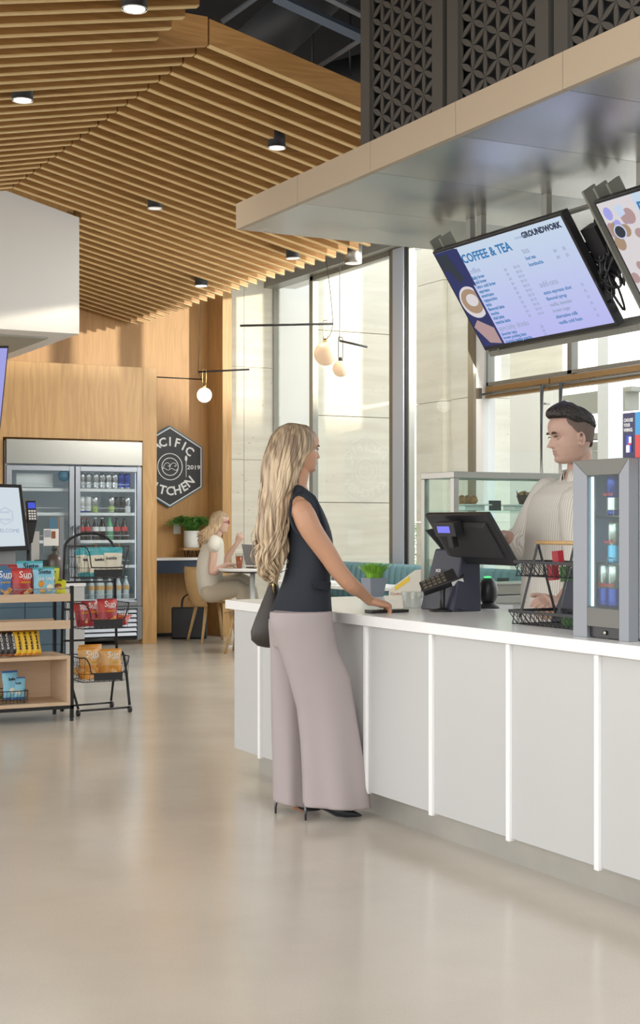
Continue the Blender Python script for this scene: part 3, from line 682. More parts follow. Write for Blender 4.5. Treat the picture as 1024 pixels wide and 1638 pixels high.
# ---- card terminal on stand
def card_reader():
    p = onz(708, 978, CT); t = thing('card_reader', 'black card reader tilted on a stand in front of the register', 'card reader', (p.x, p.y, CT))
    q = MB(); q.lathe([(.062,0),(.060,.008),(.02,.014),(.012,.018),(.012,.09),(.018,.128)], p, 24); q.build('stand', 'black_plastic', t)
    X = frame((p.x+.0, p.y, CT+.140), CR*.93+Vector((0,0,.36)), CF*.8+Vector((0,0,.75))) @ Matrix.Scale(1.22,4)
    q = MB(); q.prism([(-.085,-.028),(.08,-.034),(.092,0),(.08,.034),(-.085,.028)], .028, 0, X @ Matrix.Translation((0,0,-.014))); bo = q.build('body', 'black_plastic', t, bevel=.004)
    q = MB()
    for i in range(5):
        for j in range(3): q.box(-.075+i*.019, -.062+i*.019, -.022+j*.017, -.010+j*.017, .0142, .0165, 0, X)
    q.build('keypad', 'key_grey', bo)
    q = MB(); q.box(.028,.074,-.0345,-.0335,-.010,.010,0,X); q.build('label', 'white_print', bo)
    q = MB(); e = Vector((p.x+.05, p.y-.10, CT+.006)); q.tube(catmull([X@Vector((.05,.01,-.01)), X@Vector((.10,0,-.07)), e+Vector((0,.06,.02)), e]), .0025, 6); q.build('cable', 'black_wire', t)
card_reader()
def scanner():
    p = onz(781, 973, CT); t = thing('barcode_scanner', 'black oval barcode scanner with a green light, right of the register', 'scanner', (p.x, p.y, CT))
    q = MB(); q.lathe([(.055,0),(.052,.008),(.03,.022),(.022,.04)], p, 24); q.build('base', 'black_matt', t)
    q = MB(); q.ball(p+Vector((0,0,.082)), .062, 20, 0, (.78,.72,1.12)); bo = q.build('head', 'black_plastic', t)
    q = MB(); q.ball(p+Vector((-.008,-.006,.150)), .02, 10, 0, (1,.9,.25)); q.build('indicator_light', 'green_led', bo)
    q = MB(); a = p+Vector((-.03,.02,.02))
    q.tube(catmull([a, a+Vector((-.03,.06,.01)), a+Vector((-.06,.09,.05)), a+Vector((-.03,.05,.075)), a+Vector((-.04,.1,.03)), a+Vector((-.06,.17,-.012))]), .0035, 8); q.build('cable', 'grey_plastic', t)
scanner()
q = MB(); q.box(3.86, 3.94, 4.9, 5.30, CT, CT+.022); tag(q.build('wooden_ledge', 'bracket_wood'), 'wooden strip at the back edge of the counter behind the scanner', 'board')
# ---- two tier wire basket
def tiered_basket():
    xc = 3.55; y_a, y_b = onx(829,0,xc).y, 4.42; t = thing('tiered_basket', 'black two-tier wire basket with a wooden handle on the counter', 'basket', (xc, (y_a+y_b)/2, CT))
    zr1, zr0 = 1.172, .975; ap = 1.243
    def tray(name, zt, zb, hw, ya_, yb__):
        q = MB(); h0 = hw*.8
        for (xa,ya2,xb,yb2) in ((xc-hw,ya_,xc+hw,ya_),(xc-hw,yb__,xc+hw,yb__),(xc-hw,ya_,xc-hw,yb__),(xc+hw,ya_,xc+hw,yb__)):
            q.box(min(xa,xb)-.002, max(xa,xb)+.002, min(ya2,yb2)-.002, max(ya2,yb2)+.002, zt-.012, zt)
        per = [(xc-hw,ya_),(xc-hw,yb__),(xc+hw,yb__),(xc+hw,ya_)]
        for i in range(4):
            p0, p1 = Vector(per[i]+(0,)), Vector(per[(i+1)%4]+(0,)); L = (p1-p0).length; n = max(4, int(L/.028)); inw = (Vector((xc,(ya_+yb__)/2,0))-(p0+p1)/2).normalized()*.02
            for k in range(n):
                for a_, b_ in ((k, k+1),(k+1, k)):
                    q.tube([p0.lerp(p1,a_/n)+Vector((0,0,zt-.01)), p0.lerp(p1,b_/n)+inw+Vector((0,0,zb))], .0014, 4)
            q.tube([p0+inw+Vector((0,0,zb)), p1+inw+Vector((0,0,zb))], .0022, 5)
        for k in range(1,12):
            yy = ya_+(yb__-ya_)*k/12; q.tube([(xc-hw+.02,yy,zb),(xc+hw-.02,yy,zb)], .0014, 4)
        q.build(name, 'black_wire', t)
    tray('upper_tray', zr1, zr1-.062, .085, y_a-.085, y_b); tray('lower_tray', zr0, CT+.004, .115, y_a-.10, y_b)
    for yy in (onx(861,0,xc).y, onx(905,0,xc).y-.06):
        q = MB()
        for s_ in (1,-1): q.tube([(xc,yy,ap),(xc+s_*.09,yy,CT+.03)], .0065, 4, sm=False)
        q.build('side_frame', 'black_wire', t)
    yy = onx(861,0,xc).y; q = MB(); q.tube([(xc,yy+.005,ap+.002),(xc,yy-.30,ap+.002)], .0085, 10); q.build('wooden_handle', 'chair_oak', t)
    return xc, y_a, y_b
xc, y_a, y_b = tiered_basket()
for i,(px,py,mm,tilt,lab) in enumerate([(893,893,'red_deep',.5,'red tea sachet leaning up highest in the upper wire tray'),(885,916,'red_deep',.7,'red tea sachet lying low in the upper wire tray'),(905,918,'green_pack',.4,'green tea sachet in the upper wire tray by the drinks cooler'),(908,996,'green_pack',-.9,'green snack pack in the lower wire tray')]):
    c = onx(px, py, xc-.02+.012*i); X = frame(c, CR+Vector((0,0,.1)), Vector((0,0,1))+CR*tilt)
    q = MB(); q.loft([[X@Vector((x_,y_,z_)) for x_,z_ in ((-.023,0),(0,.003),(.023,0),(0,-.003))] for y_ in (-.030,-.02,.02,.030)], sm=False); tag(q.build('tea_sachet', mm), lab, 'tea sachet')
c = onx(900, 960, 3.70); q = MB(); X = frame((3.70, c.y, CT), (0,-1,0), (.25,0,1)); q.prism([(-.055,0),(.10,0),(.10,.24),(.02,.24)], .02, 0, X); tag(q.build('menu_stand', 'navy_plastic'), 'dark navy slanted stand behind the wire basket', 'stand')
# ---- mini drinks cooler
def can_geo(q, c, r, h, mats=(0,1,2)):
    c = Vector(c); q.lathe([(r*.80,0),(r,.008),(r,h*.12)], c, 20, mats[0], cap=True); q.lathe([(r*1.001,h*.12),(r*1.001,h*.42)], c, 20, mats[1], cap=False); q.lathe([(r,h*.42),(r,h-.014),(r*.78,h-.002),(r*.72,h-.006)], c, 20, mats[2])
def cooler():
    x0, x1, y0, y1, z0, z1 = 3.28, 3.72, 3.975, 4.285, CT, 1.548
    t = thing('drinks_cooler', 'small silver glass-door drinks cooler with lit cans on the counter', 'cooler', ((x0+x1)/2, (y0+y1)/2, CT))
    q = MB(); w = .018; xb = x0+.045
    q.box(xb, x1, y0, y0+w, z0+.01, z1); q.box(xb, x1, y1-w, y1, z0+.01, z1); q.box(xb, x1, y0+w, y1-w, z1-.03, z1); q.box(xb, x1, y0+w, y1-w, z0+.01, z0+.10); q.box(x1-w, x1, y0+w, y1-w, z0+.10, z1-.03); q.build('cabinet', 'cooler_frame', t, bevel=.003)
    q = MB(); e = .002; q.box(xb+.01, x1-w-e, y0+w+e, y0+w+.006, z0+.102, z1-.032); q.box(xb+.01, x1-w-e, y1-w-.006, y1-w-e, z0+.102, z1-.032); q.box(x1-w-.006, x1-w-e, y0+w+.006, y1-w-.006, z0+.102, z1-.032); q.build('inner_liner', 'fridge_navy', t)
    wy0, wy1 = onx(990,0,x0).y, onx(939,0,x0).y; wz0, wz1 = onx(960,973,x0).z, onx(960,760,x0).z
    q = MB(); a = [(y1,z1),(y0,z1),(y0,z0+.0),(y1,z0+.0)]; 
    def piece(P, m=0): q.hexa([(x0,yy,zz) for yy,zz in P], [(x0+.042,yy,zz) for yy,zz in P], m)
    piece([(y1,z1),(y0,z1),(wy0,wz1),(wy1,wz1)], 1); piece([(y1,z0),(y1,z1-.001),(wy1+.0007,wz1),(wy1+.0007,z0)]); piece([(y0,z0),(wy0-.0007,z0),(wy0-.0007,wz1),(y0,z1-.001)]); piece([(wy1,wz0),(wy0,wz0),(wy0,z0+.042),(wy1,z0+.042)], 1)
    d = q.build('door', ['cooler_frame','cooler_frame_dark'], t, bevel=.0015)
    q = MB(); q.box(x0+.008, x0+.012, wy0, wy1, wz0, wz1); q.build('door_glass', 'case_glass', d)
    q = MB(); q.box(x0+.014, x0+.04, wy0, wy1, z0+.004, z0+.041); lk = q.build('lock_panel', 'black_plastic', t)
    q = MB(); q.lathe([(.008,0),(.008,.006),(.003,.006)], (x0+.013, (wy0+wy1)/2, z0+.022), 14, axis=(-1,0,0)); q.build('lock', 'steel', lk)
    q = MB(); q.box(x0+.018, x0+.024, wy1-.010, wy1-.002, wz0+.004, wz1-.004); q.build('light_strip', 'led_strip', t)
    zs = [wz0+.0, onx(960,901.5,x0+.06).z, onx(960,826,x0+.06).z]
    for z in zs[1:]:
        q = MB()
        for k in range(14): xx = xb+.02+k*.026; q.tube([(xx,y0+.026,z),(xx,y1-.026,z)], .0018, 5)
        for yy in (y0+.028, y1-.028, (y0+y1)/2): q.tube([(xb+.01,yy,z),(x1-.03,yy,z)], .0022, 5)
        yc = wy1-.06; q.tube([(xb+.012,yc+.018,z),(xb+.012,yc+.018,z+.022),(xb+.012,yc-.018,z+.022),(xb+.012,yc-.018,z)], .0018, 5)
        q.build('wire_shelf', 'alu', t)
    return x0, wy0, wy1, zs
kx, wy0, wy1, zs = cooler()
for px, lvl, ms, lab, n in [(982,2,('can_silver','can_blue'),'blue and silver slim energy drink can alone on the top cooler shelf',0),(984,1,('can_silver','can_sky'),'light blue slim energy drink can alone on the middle cooler shelf',1),(967,0,('can_silver','can_blue'),'left one of two blue energy drink cans at the bottom of the cooler',2),(984,0,('can_silver','can_blue'),'right one of two blue energy drink cans at the bottom of the cooler',3)]:
    xx = kx+.085; c = onx(px, 900, xx); c.z = zs[lvl]+.0035 if lvl else zs[0]+.0; r, h = .0262, (.150 if lvl else .158)
    t = thing('energy_drink_can', lab, 'can', tuple(c)); q = MB(); can_geo(q, c, r, h, (1,(0 if lvl==2 else 1),(1 if lvl==2 else 0)))
    q.build('can_body', list(ms), t); q = MB(); q.text('Red Bull', .016, frame(c+Vector((-r-.001,0,h*.5)), (0,-1,0), (0,0,1)), 0, .0006, 'CENTER', bold=.02); q.build('lettering', 'can_red', t)
q = MB(); q.box(kx+.02, kx+.022, wy1-.075, wy1-.035, 1.44, 1.50)
# box on the cooler
c0 = onx(996.5, 733, 3.33); c1 = onx(1016, 733, 3.33)
t = thing('display_carton', 'dark blue energy drink carton standing on the drinks cooler', 'carton', (3.4, c0.y-.05, 1.548))
q = MB(); zt = onx(1000,661,3.33).z; q.box(3.33, 3.50, c1.y, c0.y, 1.549, zt, 0); q.box(3.33, 3.50, c1.y-.14, c1.y-.0005, 1.549, (1.549+zt)/2, 2); q.box(3.33, 3.50, c1.y-.14, c1.y-.0005, (1.549+zt)/2, zt, 1); cb = q.build('carton', ['box_navy','box_blue','can_red'], t)
q = MB(); hh = zt-1.549
for i,s_ in enumerate(['CHOOSE','YOUR','WIIINGS.']): q.text(s_, .017, frame((3.3292, c0.y-.006, zt-.026-i*.017), (0,-1,0), (0,0,1)), 0, .0005, sx=.72, bold=.02)
q.build('lettering', 'white_print', t)
q = MB(); c = Vector((3.3285,(c0.y+c1.y)/2-.003,1.549)); X = frame(c, (0,-1,0), (0,0,1)); q.box(-.014,.014,.02,.078,0,.001,0,X); q.box(-.014,.004,.02,.045,.001,.0016,1,X); q.box(.0,.014,.05,.074,.001,.0016,1,X); q.box(-.004,.012,.046,.053,.001,.0018,2,X); q.build('can_picture', ['can_blue','can_silver','can_red'], t)
# ---- phone under the woman's hand
pa, pb = onz(590,981,CT), onz(649,979,CT)
dd = (pb-pa); q = MB(); X = frame(pa+Vector((0,0,.001)), dd, Vector((-dd.y, dd.x, 0))); q.box(0, dd.length, -.03, .04, 0, .013, 0, X); tag(q.build('phone', 'black_plastic', bevel=.003), 'dark phone lying under the standing woman\'s hand on the counter', 'phone')

# ================================================================ BACK COUNTER AND PASTRY CASE
KX0, KX1, KY0, KY1 = onx(727,0,4.36).x, 5.6, 6.75, 7.07
t = thing('back_counter', 'low grey steel work counter behind the cash register', 'counter', (4.9, 6.75, 0))
q = MB(); q.box(4.30, 5.9, 6.45, 7.15, 0, .90); q.build('cabinet', 'white_laminate', t); q = MB(); q.box(4.28, 5.95, 6.43, 7.17, .90, .94); q.build('worktop', 'steel', t, bevel=.003)
def pastry_case():
    z0, z1 = .94, 1.606; t = thing('pastry_case', 'glass pastry display case with a brushed steel frame', 'display case', ((4.36+5.3)/2, 6.9, z0))
    x0, x1, y0, y1 = 4.36, 5.40, 6.75, 7.09; q = MB(); w = .035
    for x in (x0, x1-w):
        for y in (y0, y1-w): q.box(x, x+w, y, y+w, z0, z1-w)
    q.box(x0,x1,y0,y0+w,z1-w,z1); q.box(x0,x1,y1-w,y1,z1-w,z1); q.box(x0,x0+w,y0+w,y1-w,z1-w,z1); q.box(x1-w,x1,y0+w,y1-w,z1-w,z1); q.box(x0,x1,y0,y1,z0,z0+.02)
    q.build('frame', 'steel', t, bevel=.002)
    q = MB(); q.box(x0+w,x1-w,y0+.01,y0+.016,z0+.02,z1-w); q.box(x0+.01,x0+.016,y0+w,y1-w,z0+.02,z1-w); q.box(x0+w,x1-w,y0+w,y1-w,z1-.012,z1-.006); q.build('glass_panel', 'case_glass', t)
    zs_ = 1.394; q = MB(); q.box(x0+.02,x1-w,y0+.03,y1-.03,zs_-.012,zs_); q.build('glass_shelf', 'case_glass', t)
    return zs_
zs_ = pastry_case()
def plate(px0, px1, lab):
    a, b_ = ony(px0,800,6.86), ony(px1,800,6.86); t = thing('serving_tray', lab, 'tray', ((a.x+b_.x)/2, 6.87, zs_)); q = MB(); q.box(a.x, b_.x, 6.80, 6.98, zs_+.028, zs_+.036); q.box(a.x+.03, b_.x-.03, 6.83, 6.95, zs_, zs_+.028); q.build('tray', 'can_white', t, bevel=.003)
    return a.x, b_.x
plate(732, 778, 'white tray with baked rolls in the pastry case'); plate(812, 850, 'white tray under the dark muffin in the pastry case')
for i,px in enumerate((737, 746, 756)):
    c = ony(px,800,6.84+.02*(i%2)); c.z = zs_+.055; q = MB(); q.ball(c, .030, 14, 0, (1.05,1,.75)); q.ball(c+Vector((.008,0,.012)), .02, 10); tag(q.build('pastry', 'pastry'), f'golden baked roll, {["left","middle","right"][i]} one of three on the white tray', 'pastry', 'baked rolls')
def muffin(px, lab):
    c = ony(px,800,6.84); c.z = zs_+.036; t = thing('muffin', lab, 'muffin', tuple(c)); q = MB(); q.lathe([(.026,0),(.042,.05),(.036,.052)], c, 14); q.build('paper_case','muffin_dark',t); q = MB(); q.ball(c+Vector((0,0,.055)), .034, 14, 0, (1,1,.6)); q.build('top','pastry',t)
    q = MB()
    for k in range(6):
        a = k*PI/3; q.add([c+Vector((.036*math.cos(a-.25),.036*math.sin(a-.25),.045)), c+Vector((.036*math.cos(a+.25),.036*math.sin(a+.25),.045)), c+Vector((.048*math.cos(a),.048*math.sin(a),.082))], [(0,1,2)])
    q.build('wrapper_point','muffin_dark',t)
muffin(838, 'dark chocolate muffin in a brown paper case, first in the pastry case'); muffin(852, 'second dark muffin half hidden behind the barista')
for px, zz, lab, pr in ((793, zs_, 'small black price tag on the glass shelf of the pastry case', (14,9)), (806, None, 'small black price tag standing on the low counter behind the scanner', (12,8))):
    c = ony(px, 800, 6.80); c.z = (zs_+.0) if zz else onz(px, 853+85, .94).z
    c.z = zz if zz else .961
    X = frame(c, (1,0,.0), (0,.3,1)); q = MB(); q.prism([(-.045,0),(.035,0),(.045,.058),(-.035,.058)], .004, 0, X); tag(q.build('price_tag','black_matt'), lab, 'sign')
t = thing('steel_pan', 'steel pan and coiled cable at the foot of the pastry case', 'pan', (4.55, 6.6, .94))
q = MB(); q.box(4.32, 4.75, 6.47, 6.70, .941, 1.0); q.box(4.30,4.77,6.45,6.72,.995,1.003); q.build('pan', 'steel_dark', t, bevel=.004)
# ================================================================ MENU SCREENS
def menu_screen(xt, dx_, ya, yb, zt, zb, label, kind):
    xb = xt+dx_; n_ = Vector((-(zt-zb), 0, -dx_)).normalized()
    t = thing('menu_screen', label, 'screen', ((xt+xb)/2, (ya+yb)/2, zb), 'tilted menu screens hanging under the canopy')
    X = frame((xt, ya, zt), (0,-1,0), (-dx_,0,zt-zb)); H = math.hypot(dx_, zt-zb); W = ya-yb
    # local: x right, y up the screen; z = x cross y
    zz = (X.to_3x3() @ Vector((0,0,1))); s_ = 1 if zz.dot(n_) > 0 else -1
    def B(q, x0,x1,y0,y1,z0,z1,m=0): q.box(x0,x1,y0,y1,s_*z0,s_*z1,m,X)
    q = MB(); B(q, 0, W, -H, 0, -.045, 0); q.build('screen_body', 'black_plastic', t, bevel=.003)
    q = MB(); B(q, .014, W-.014, -H+.022, -.014, .0005, .002); q.build('display', 'scr_menu', t)
    def L(q, x,y,s,txt,m=0,al='LEFT',bold=0): q.text(txt, s, X @ Matrix.Translation((x,y,s_*.0025)), m, .0006, al, bold=bold)
    q = MB()
    if kind == 1:
        B(q, .014, .20, -H+.022, -.014, .0021, .0024, 0)
        def blob(pts, m, z): q.prism([(a_*W, -b_*H) for a_,b_ in pts], .0003, m, X @ Matrix.Translation((0,0,s_*z)))
        ell = lambda cx,cy,rx,ry,n=26: [(cx+rx*math.cos(2*PI*k/n), cy+ry*math.sin(2*PI*k/n)) for k in range(n)]
        blob([(.015,.05),(.10,.05),(.14,.3),(.09,.34),(.05,.2),(.015,.2)], 3, .0026)
        blob([(.155,.0+.03),(.20,.03),(.20,.40),(.17,.36)], 0, .0027)
        blob([(min(max(a_,.0125),.166),b_) for a_,b_ in ell(.11,.53,.092,.155)], 1, .003); blob([(min(max(a_,.0125),.166),b_) for a_,b_ in ell(.11,.52,.078,.12)], 2, .0034); blob([(min(a_,.166),b_) for a_,b_ in ell(.115,.51,.045,.06)], 1, .0038)
        blob([(.02,.76),(.07,.70),(.166,.80),(.166,.955),(.08,.93)], 4, .003)
        q.build('picture', ['scr_navy','scr_cream','scr_coffee','scr_dark','scr_skin'], t)
        q = MB(); L(q, .215, -.085, .066, 'COFFEE & TEA', 0, bold=.03)
        L(q, W-.04, -.052, .040, 'GROUNDWORK', 1, 'RIGHT', .05); L(q, W-.40, -.056, .016, 'POWERED BY', 2, 'LEFT')
        L(q, .215, -.155, .042, 'coffee', 2); L(q, .215, -.487, .042, 'specialty drinks', 2); L(q, .70, -.125, .045, 'tea', 2); L(q, .70, -.31, .045, 'add-ons', 2)
        it = ['daily brew','cold brew','nitro cold brew','espresso','americano','cappuccino','latte','flavored latte','mocha','chai latte','matcha latte']
        for i, s__ in enumerate(it): L(q, .215, -.192-.026*i, .026, s__, 3, bold=.025); L(q, .50, -.192-.026*i, .022, '$4', 2); L(q, .58, -.192-.026*i, .022, '$4.50', 2)
        for i, s__ in enumerate(['lavender latte','brown pudding latte','tropical reading matcha']):
            if .585+.026*i < 9: L(q, .215, -.520-.022*i, .024, s__, 3, bold=.02); L(q, .55, -.520-.022*i, .022, '$6', 2)
        for i, s__ in enumerate(['hot tea','kombucha']): L(q, .70, -.165-.034*i, .027, s__, 3, bold=.02); L(q, .92, -.165-.034*i, .024, '$4', 2); L(q, .99, -.165-.034*i, .024, '$5', 2)
        for i, s__ in enumerate(['extra espresso shot','flavored syrup','vanilla, lavender','brown sugar','alternative milk','vanilla cold foam']): L(q, .70, -.355-.033*i, .027, s__, 3 if i not in (2,3) else 2, bold=.015); L(q, .99, -.355-.033*i, .022, '$1', 2)
        q.build('lettering', ['scr_blue_text','scr_dark_text','scr_grey_text','scr_blue_text'], t)
    else:
        def blob(pts, m, z): q.prism([(a_*W, -b_*H) for a_,b_ in pts], .0003, m, X @ Matrix.Translation((0,0,s_*z)))
        ell = lambda cx,cy,rx,ry,n=22: [(max(cx+rx*math.cos(2*PI*k/n),.014), min(cy+ry*math.sin(2*PI*k/n),.955)) for k in range(n)]
        B(q, .014, .24, -H+.022, -.014, .0021, .0024, 0)
        R = random.Random(5)
        for i in range(30):
            cx, cy = .03+.16*R.random(), .06+.86*R.random(); blob(ell(cx,cy,.018+.02*R.random(),.035+.03*R.random()), [1,2,0,2,1,4][i%6], .0026+.00012*i)
        for cx,cy,r_ in ((.075,.27,.028),(.11,.66,.036)): blob(ell(cx,cy,r_*1.25,r_*2.1), 5, .0066); blob(ell(cx,cy,r_,r_*1.7), 3, .0070)
        blob([(.10,.08),(.15,.07),(.15,.15),(.11,.17)], 5, .0066)
        blob([(.014,.86),(.21,.92),(.21,.955),(.014,.955)], 3, .0066)
        q.build('picture', ['scr_cream','scr_skin','scr_coffee','scr_dark','scr_lilac','scr_menu'], t)
        q = MB(); L(q, .25, -.085, .075, 'BEVERAGES', 0, bold=.03); L(q, .25, -.20, .04, 'wine', 1); L(q, .25, -.25, .028, 'sauvignon blanc', 0); L(q, .25, -.29, .028, 'pinot noir', 0)
        q.build('lettering', ['scr_blue_text','scr_grey_text'], t)
    # rack behind: slanted flats, bottom rail, hangers
    q = MB(); 
    for xx in ((-.055, .04) if kind == 1 else (-.10, -.02, .07)): B(q, xx-.007, xx+.007, -H-.06, .045, -.13, -.05)
    B(q, -.045, W+.06, -H-.062, -H-.03, -.16, -.05); B(q, -.035, W+.06, -.06, -.04, -.16, -.14)
    q.build('rack', 'steel_dark' if 0 else 'alu_frame', t, bevel=.002)
    for yy in (ya-.20, ya-.30, yb+.25):
        q = MB(); q.box(xt+.09, xt+.12, yy-.02, yy+.02, zt-.12, CZ0); q.build('hanger', 'alu_frame', t)
    return X, W, H, s_
mx1 = 4.05; a_ = onx(691.3,402.6,mx1); b_ = onx(897.5,341,mx1)
X1, W1, H1, s1_ = menu_screen(mx1, .33, a_.y, b_.y, (a_.z+b_.z)/2, 2.235, 'tilted coffee and tea menu screen under the canopy', 1)
a2_ = onx(949,325,mx1); menu_screen(mx1, .33, a2_.y, a2_.y-(a_.y-b_.y), a_.z, 2.235, 'tilted menu screen cut off at the right edge, showing drinks in hands', 2)
q = MB(); R = random.Random(9)
for i in range(13):
    c = X1 @ Vector((W1+.02+.06*R.random(), -.22-.2*R.random(), s1_*(-.09)))
    pts = [c+Vector((.04*R.uniform(-1,1), .06*R.uniform(-1,1), .13*R.uniform(-1,1))) for _ in range(6)]
    q.tube(catmull([X1@Vector((W1-.06,-.20,-s1_*.075))]+pts+[X1@Vector((W1-.06,-.26,-s1_*.075))], 5), .006, 6)
q.box(-.04,.06,-.36,-.12,min(-s1_*.05,-s1_*.12),max(-s1_*.05,-s1_*.12),0, X1 @ Matrix.Translation((W1+.04,0,0)))
tag(q.build('cable_bundle', 'black_wire'), 'tangle of black cables between the two menu screens', 'cable')
# small screen at left edge
A = [ony(-30,553,9.0), ony(14,553,9.0), ony(0,690,9.0), ony(-44,690,9.0)]
t = thing('wall_screen', 'lilac lit screen cut off at the left edge above the snack shelf', 'screen', tuple(A[3]))
q = MB(); q.hexa(A, [p+Vector((0,.04,0)) for p in A]); q.build('bezel', 'black_plastic', t)
A2 = [ony(-28,557,8.995), ony(12,557,8.995), ony(-1,686,8.995), ony(-42,686,8.995)]
q = MB(); q.hexa(A2, [p+Vector((0,.003,0)) for p in A2]); q.build('display', 'scr_lilac', t)
q = MB(); m_ = (A[0]+A[1])/2+Vector((0,.06,0)); q.tube([m_+Vector((0,0,-.15)), Vector((m_.x,m_.y,zroof(m_.x)+.02))], .018, 10); q.box(m_.x-.06,m_.x+.06,m_.y-.03,m_.y+.01,m_.z-.3,m_.z-.1); q.build('ceiling_mount', 'black_matt', t)
# ================================================================ DRINKS FRIDGE
GX0, GX1, GXM = 4.237, 5.749, 4.985; GY = YF-.03
def fridge():
    t = thing('drinks_fridge', 'tall double-door glass drinks fridge with a steel header', 'fridge', ((GX0+GX1)/2, YF+.3, 0))
    q = MB(); yb = YF+.80
    q.box(GX0, GX0+.03, YF, yb, .05, 2.20); q.box(GX1-.03, GX1, YF, yb, .05, 2.20); q.box(GX0+.03, GX1-.03, yb-.03, yb, .05, 2.20); q.box(GX0+.03, GX1-.03, YF, yb-.03, 2.0, 2.20); q.box(GX0+.03, GX1-.03, YF, yb-.03, .05, .43); q.build('cabinet', 'fridge_inner', t)
    q = MB(); q.box(GX0, GX1, GY-.03, YF-.002, 1.955, 2.215); q.build('header', 'steel', t, bevel=.004)
    for (a, b_, hs) in ((GX0+.004, GXM-.006, 1), (GXM+.006, GX1-.004, -1)):
        q = MB(); w = .055; z0, z1 = .425, 1.94
        q.box(a, a+w, GY-.02, YF-.002, z0, z1); q.box(b_-w, b_, GY-.02, YF-.002, z0, z1); q.box(a+w, b_-w, GY-.02, YF-.002, z1-w, z1); q.box(a+w, b_-w, GY-.02, YF-.002, z0, z0+w)
        d = q.build('door', 'alu', t, bevel=.004)
        q = MB(); q.box(a+w, b_-w, GY, GY+.006, z0+w, z1-w); q.build('door_glass', 'fridge_glass', d)
        hx = b_-.028 if hs == 1 else a+.028
        q = MB(); q.tube([(hx, GY-.06, 1.05), (hx, GY-.06, 1.30)], .012, 8); q.tube([(hx,GY-.06,1.07),(hx,GY-.02,1.07)], .008, 6); q.tube([(hx,GY-.06,1.28),(hx,GY-.02,1.28)], .008, 6); q.build('door_handle', 'alu', d)
    q = MB()
    for k in range(6):
        z = .10+k*.05; q.hexa([(GX0+.03,GY-.02,z),(GX1-.06,GY-.02,z),(GX1-.06,GY,z+.035),(GX0+.03,GY,z+.035)], [(GX0+.03,GY-.015,z-.004),(GX1-.06,GY-.015,z-.004),(GX1-.06,GY+.005,z+.031),(GX0+.03,GY+.005,z+.031)])
    q.box(GX1-.055, GX1, GY-.02, YF-.002, .06, .415); q.box(GX0, GX1-.055, GY-.02, YF-.002, .395, .415); q.build('vent_grille', 'alu', t)
    q = MB(); q.box(GX0+.02, GX1-.056, GY+.008, YF-.003, .05, .39); q.build('vent_back', 'dark_gap', t)
    for x0_, x1_ in ((GX0+.05, GXM-.03), (GXM+.03, GX1-.05)):
        for z in FS:
            q = MB(); q.box(x0_, x1_, YF+.06, YF+.55, z-.022, z-.004); q.box(x0_, x1_, YF+.052, YF+.06, z-.03, z+.002, 1); q.tube([(x0_+.01,YF+.058,z+.05),(x1_-.06,YF+.058,z+.05)], .003, 5, 1); q.build('shelf', ['fridge_inner','can_white'], t)
    q = MB(); q.box(GX1-.048, GX1-.040, YF+.02, YF+.032, .5, 1.88); q.box(GXM-.012, GXM+.012, YF+.01, YF+.03, .5, 1.88, 1); q.box(GX0+.1, GX1-.1, YF+.3, YF+.34, 1.985, 1.998); q.build('light_strip', ['led_soft','alu'], t)
    q = MB(); c = ony(102,761,GY-.001); q.lathe([(.062,0),(.062,.002)], c, 24, axis=(0,-1,0)); q.build('sticker', 'hex_blue', t)
    q = MB(); a = ony(79,829,GY-.004); b_ = ony(95,846,GY-.004); q.box(a.x,b_.x,GY-.003,GY-.0005,b_.z,a.z); q.build('sticker', 'hex_blue', t)
FS = [1.700, 1.440, 1.142, .868, .50]
fridge()
def can_proto(ms, name='drink_can', h=.178, r=.036, txt=None):
    t = thing(name, 'x', 'can', (0,0,0)); q = MB(); can_geo(q, (0,0,0), r, h); q.build('can_body', ms, t)
    if txt: q = MB(); q.text(txt, .022, frame((0,-r-.001,h*.55), (0,0,1), (-1,0,0)), 0, .0006, 'CENTER', bold=.02); q.build('lettering', 'can_white' if ms[1] != 'can_white' else 'can_red', t)
    return t
def bottle_proto(liq, lab, cap, h=.245, r=.037):
    t = thing('drink_bottle', 'x', 'bottle', (0,0,0)); q = MB(); q.lathe([(r*.8,0),(r,.01),(r*.9,h*.3),(r,h*.42),(r,h*.60),(r*.6,h*.78),(r*.38,h*.88),(r*.38,h*.95)], (0,0,0), 16); q.build('bottle_body', liq, t)
    q = MB(); q.lathe([(r*1.02,h*.40),(r*1.04,h*.60)], (0,0,0), 16, cap=False); q.build('label_band', lab, t)
    q = MB(); q.lathe([(r*.42,h*.945),(r*.42,h)], (0,0,0), 12); q.build('cap', cap, t)
    return t
rows = {
 0: [('silver','can',['can_silver','can_silver','can_silver'],[131,141,153,163.5,173.5,183.5]), ('blue','can',['can_silver','can_blue','can_blue'],[193.5,203.5])],
 1: [('white and blue','can',['can_blue','can_white','can_white'],[130,140.5]), ('lime green','can',['can_green','can_green','can_silver'],[151.5]), ('pale grey','can',['can_silver','can_green','can_silver'],[178]), ('black','can',['can_black','can_black','can_black'],[187.5,195]), ('white','can',['can_white','can_white','can_silver'],[203.5])],
 2: [('cola','bot',('cola','can_red','can_red'),[130.5,139.5]), ('clear','bot',('cola','can_white','can_white'),[152.5,163.5]), ('green','bot',('bottle_green','can_white','bottle_green'),[175.5]), ('red label cola','bot',('cola','can_red','can_black'),[187,198.5])],
 3: [('amber','bot',('bottle_amber','can_white','gold'),[190,152])],
 4: [('clear juice','bot',('water_glass','tan_pack','can_white'),[146,158,162,175,189,201.5])]}
shn = ['top','second','third','fourth','bottom']
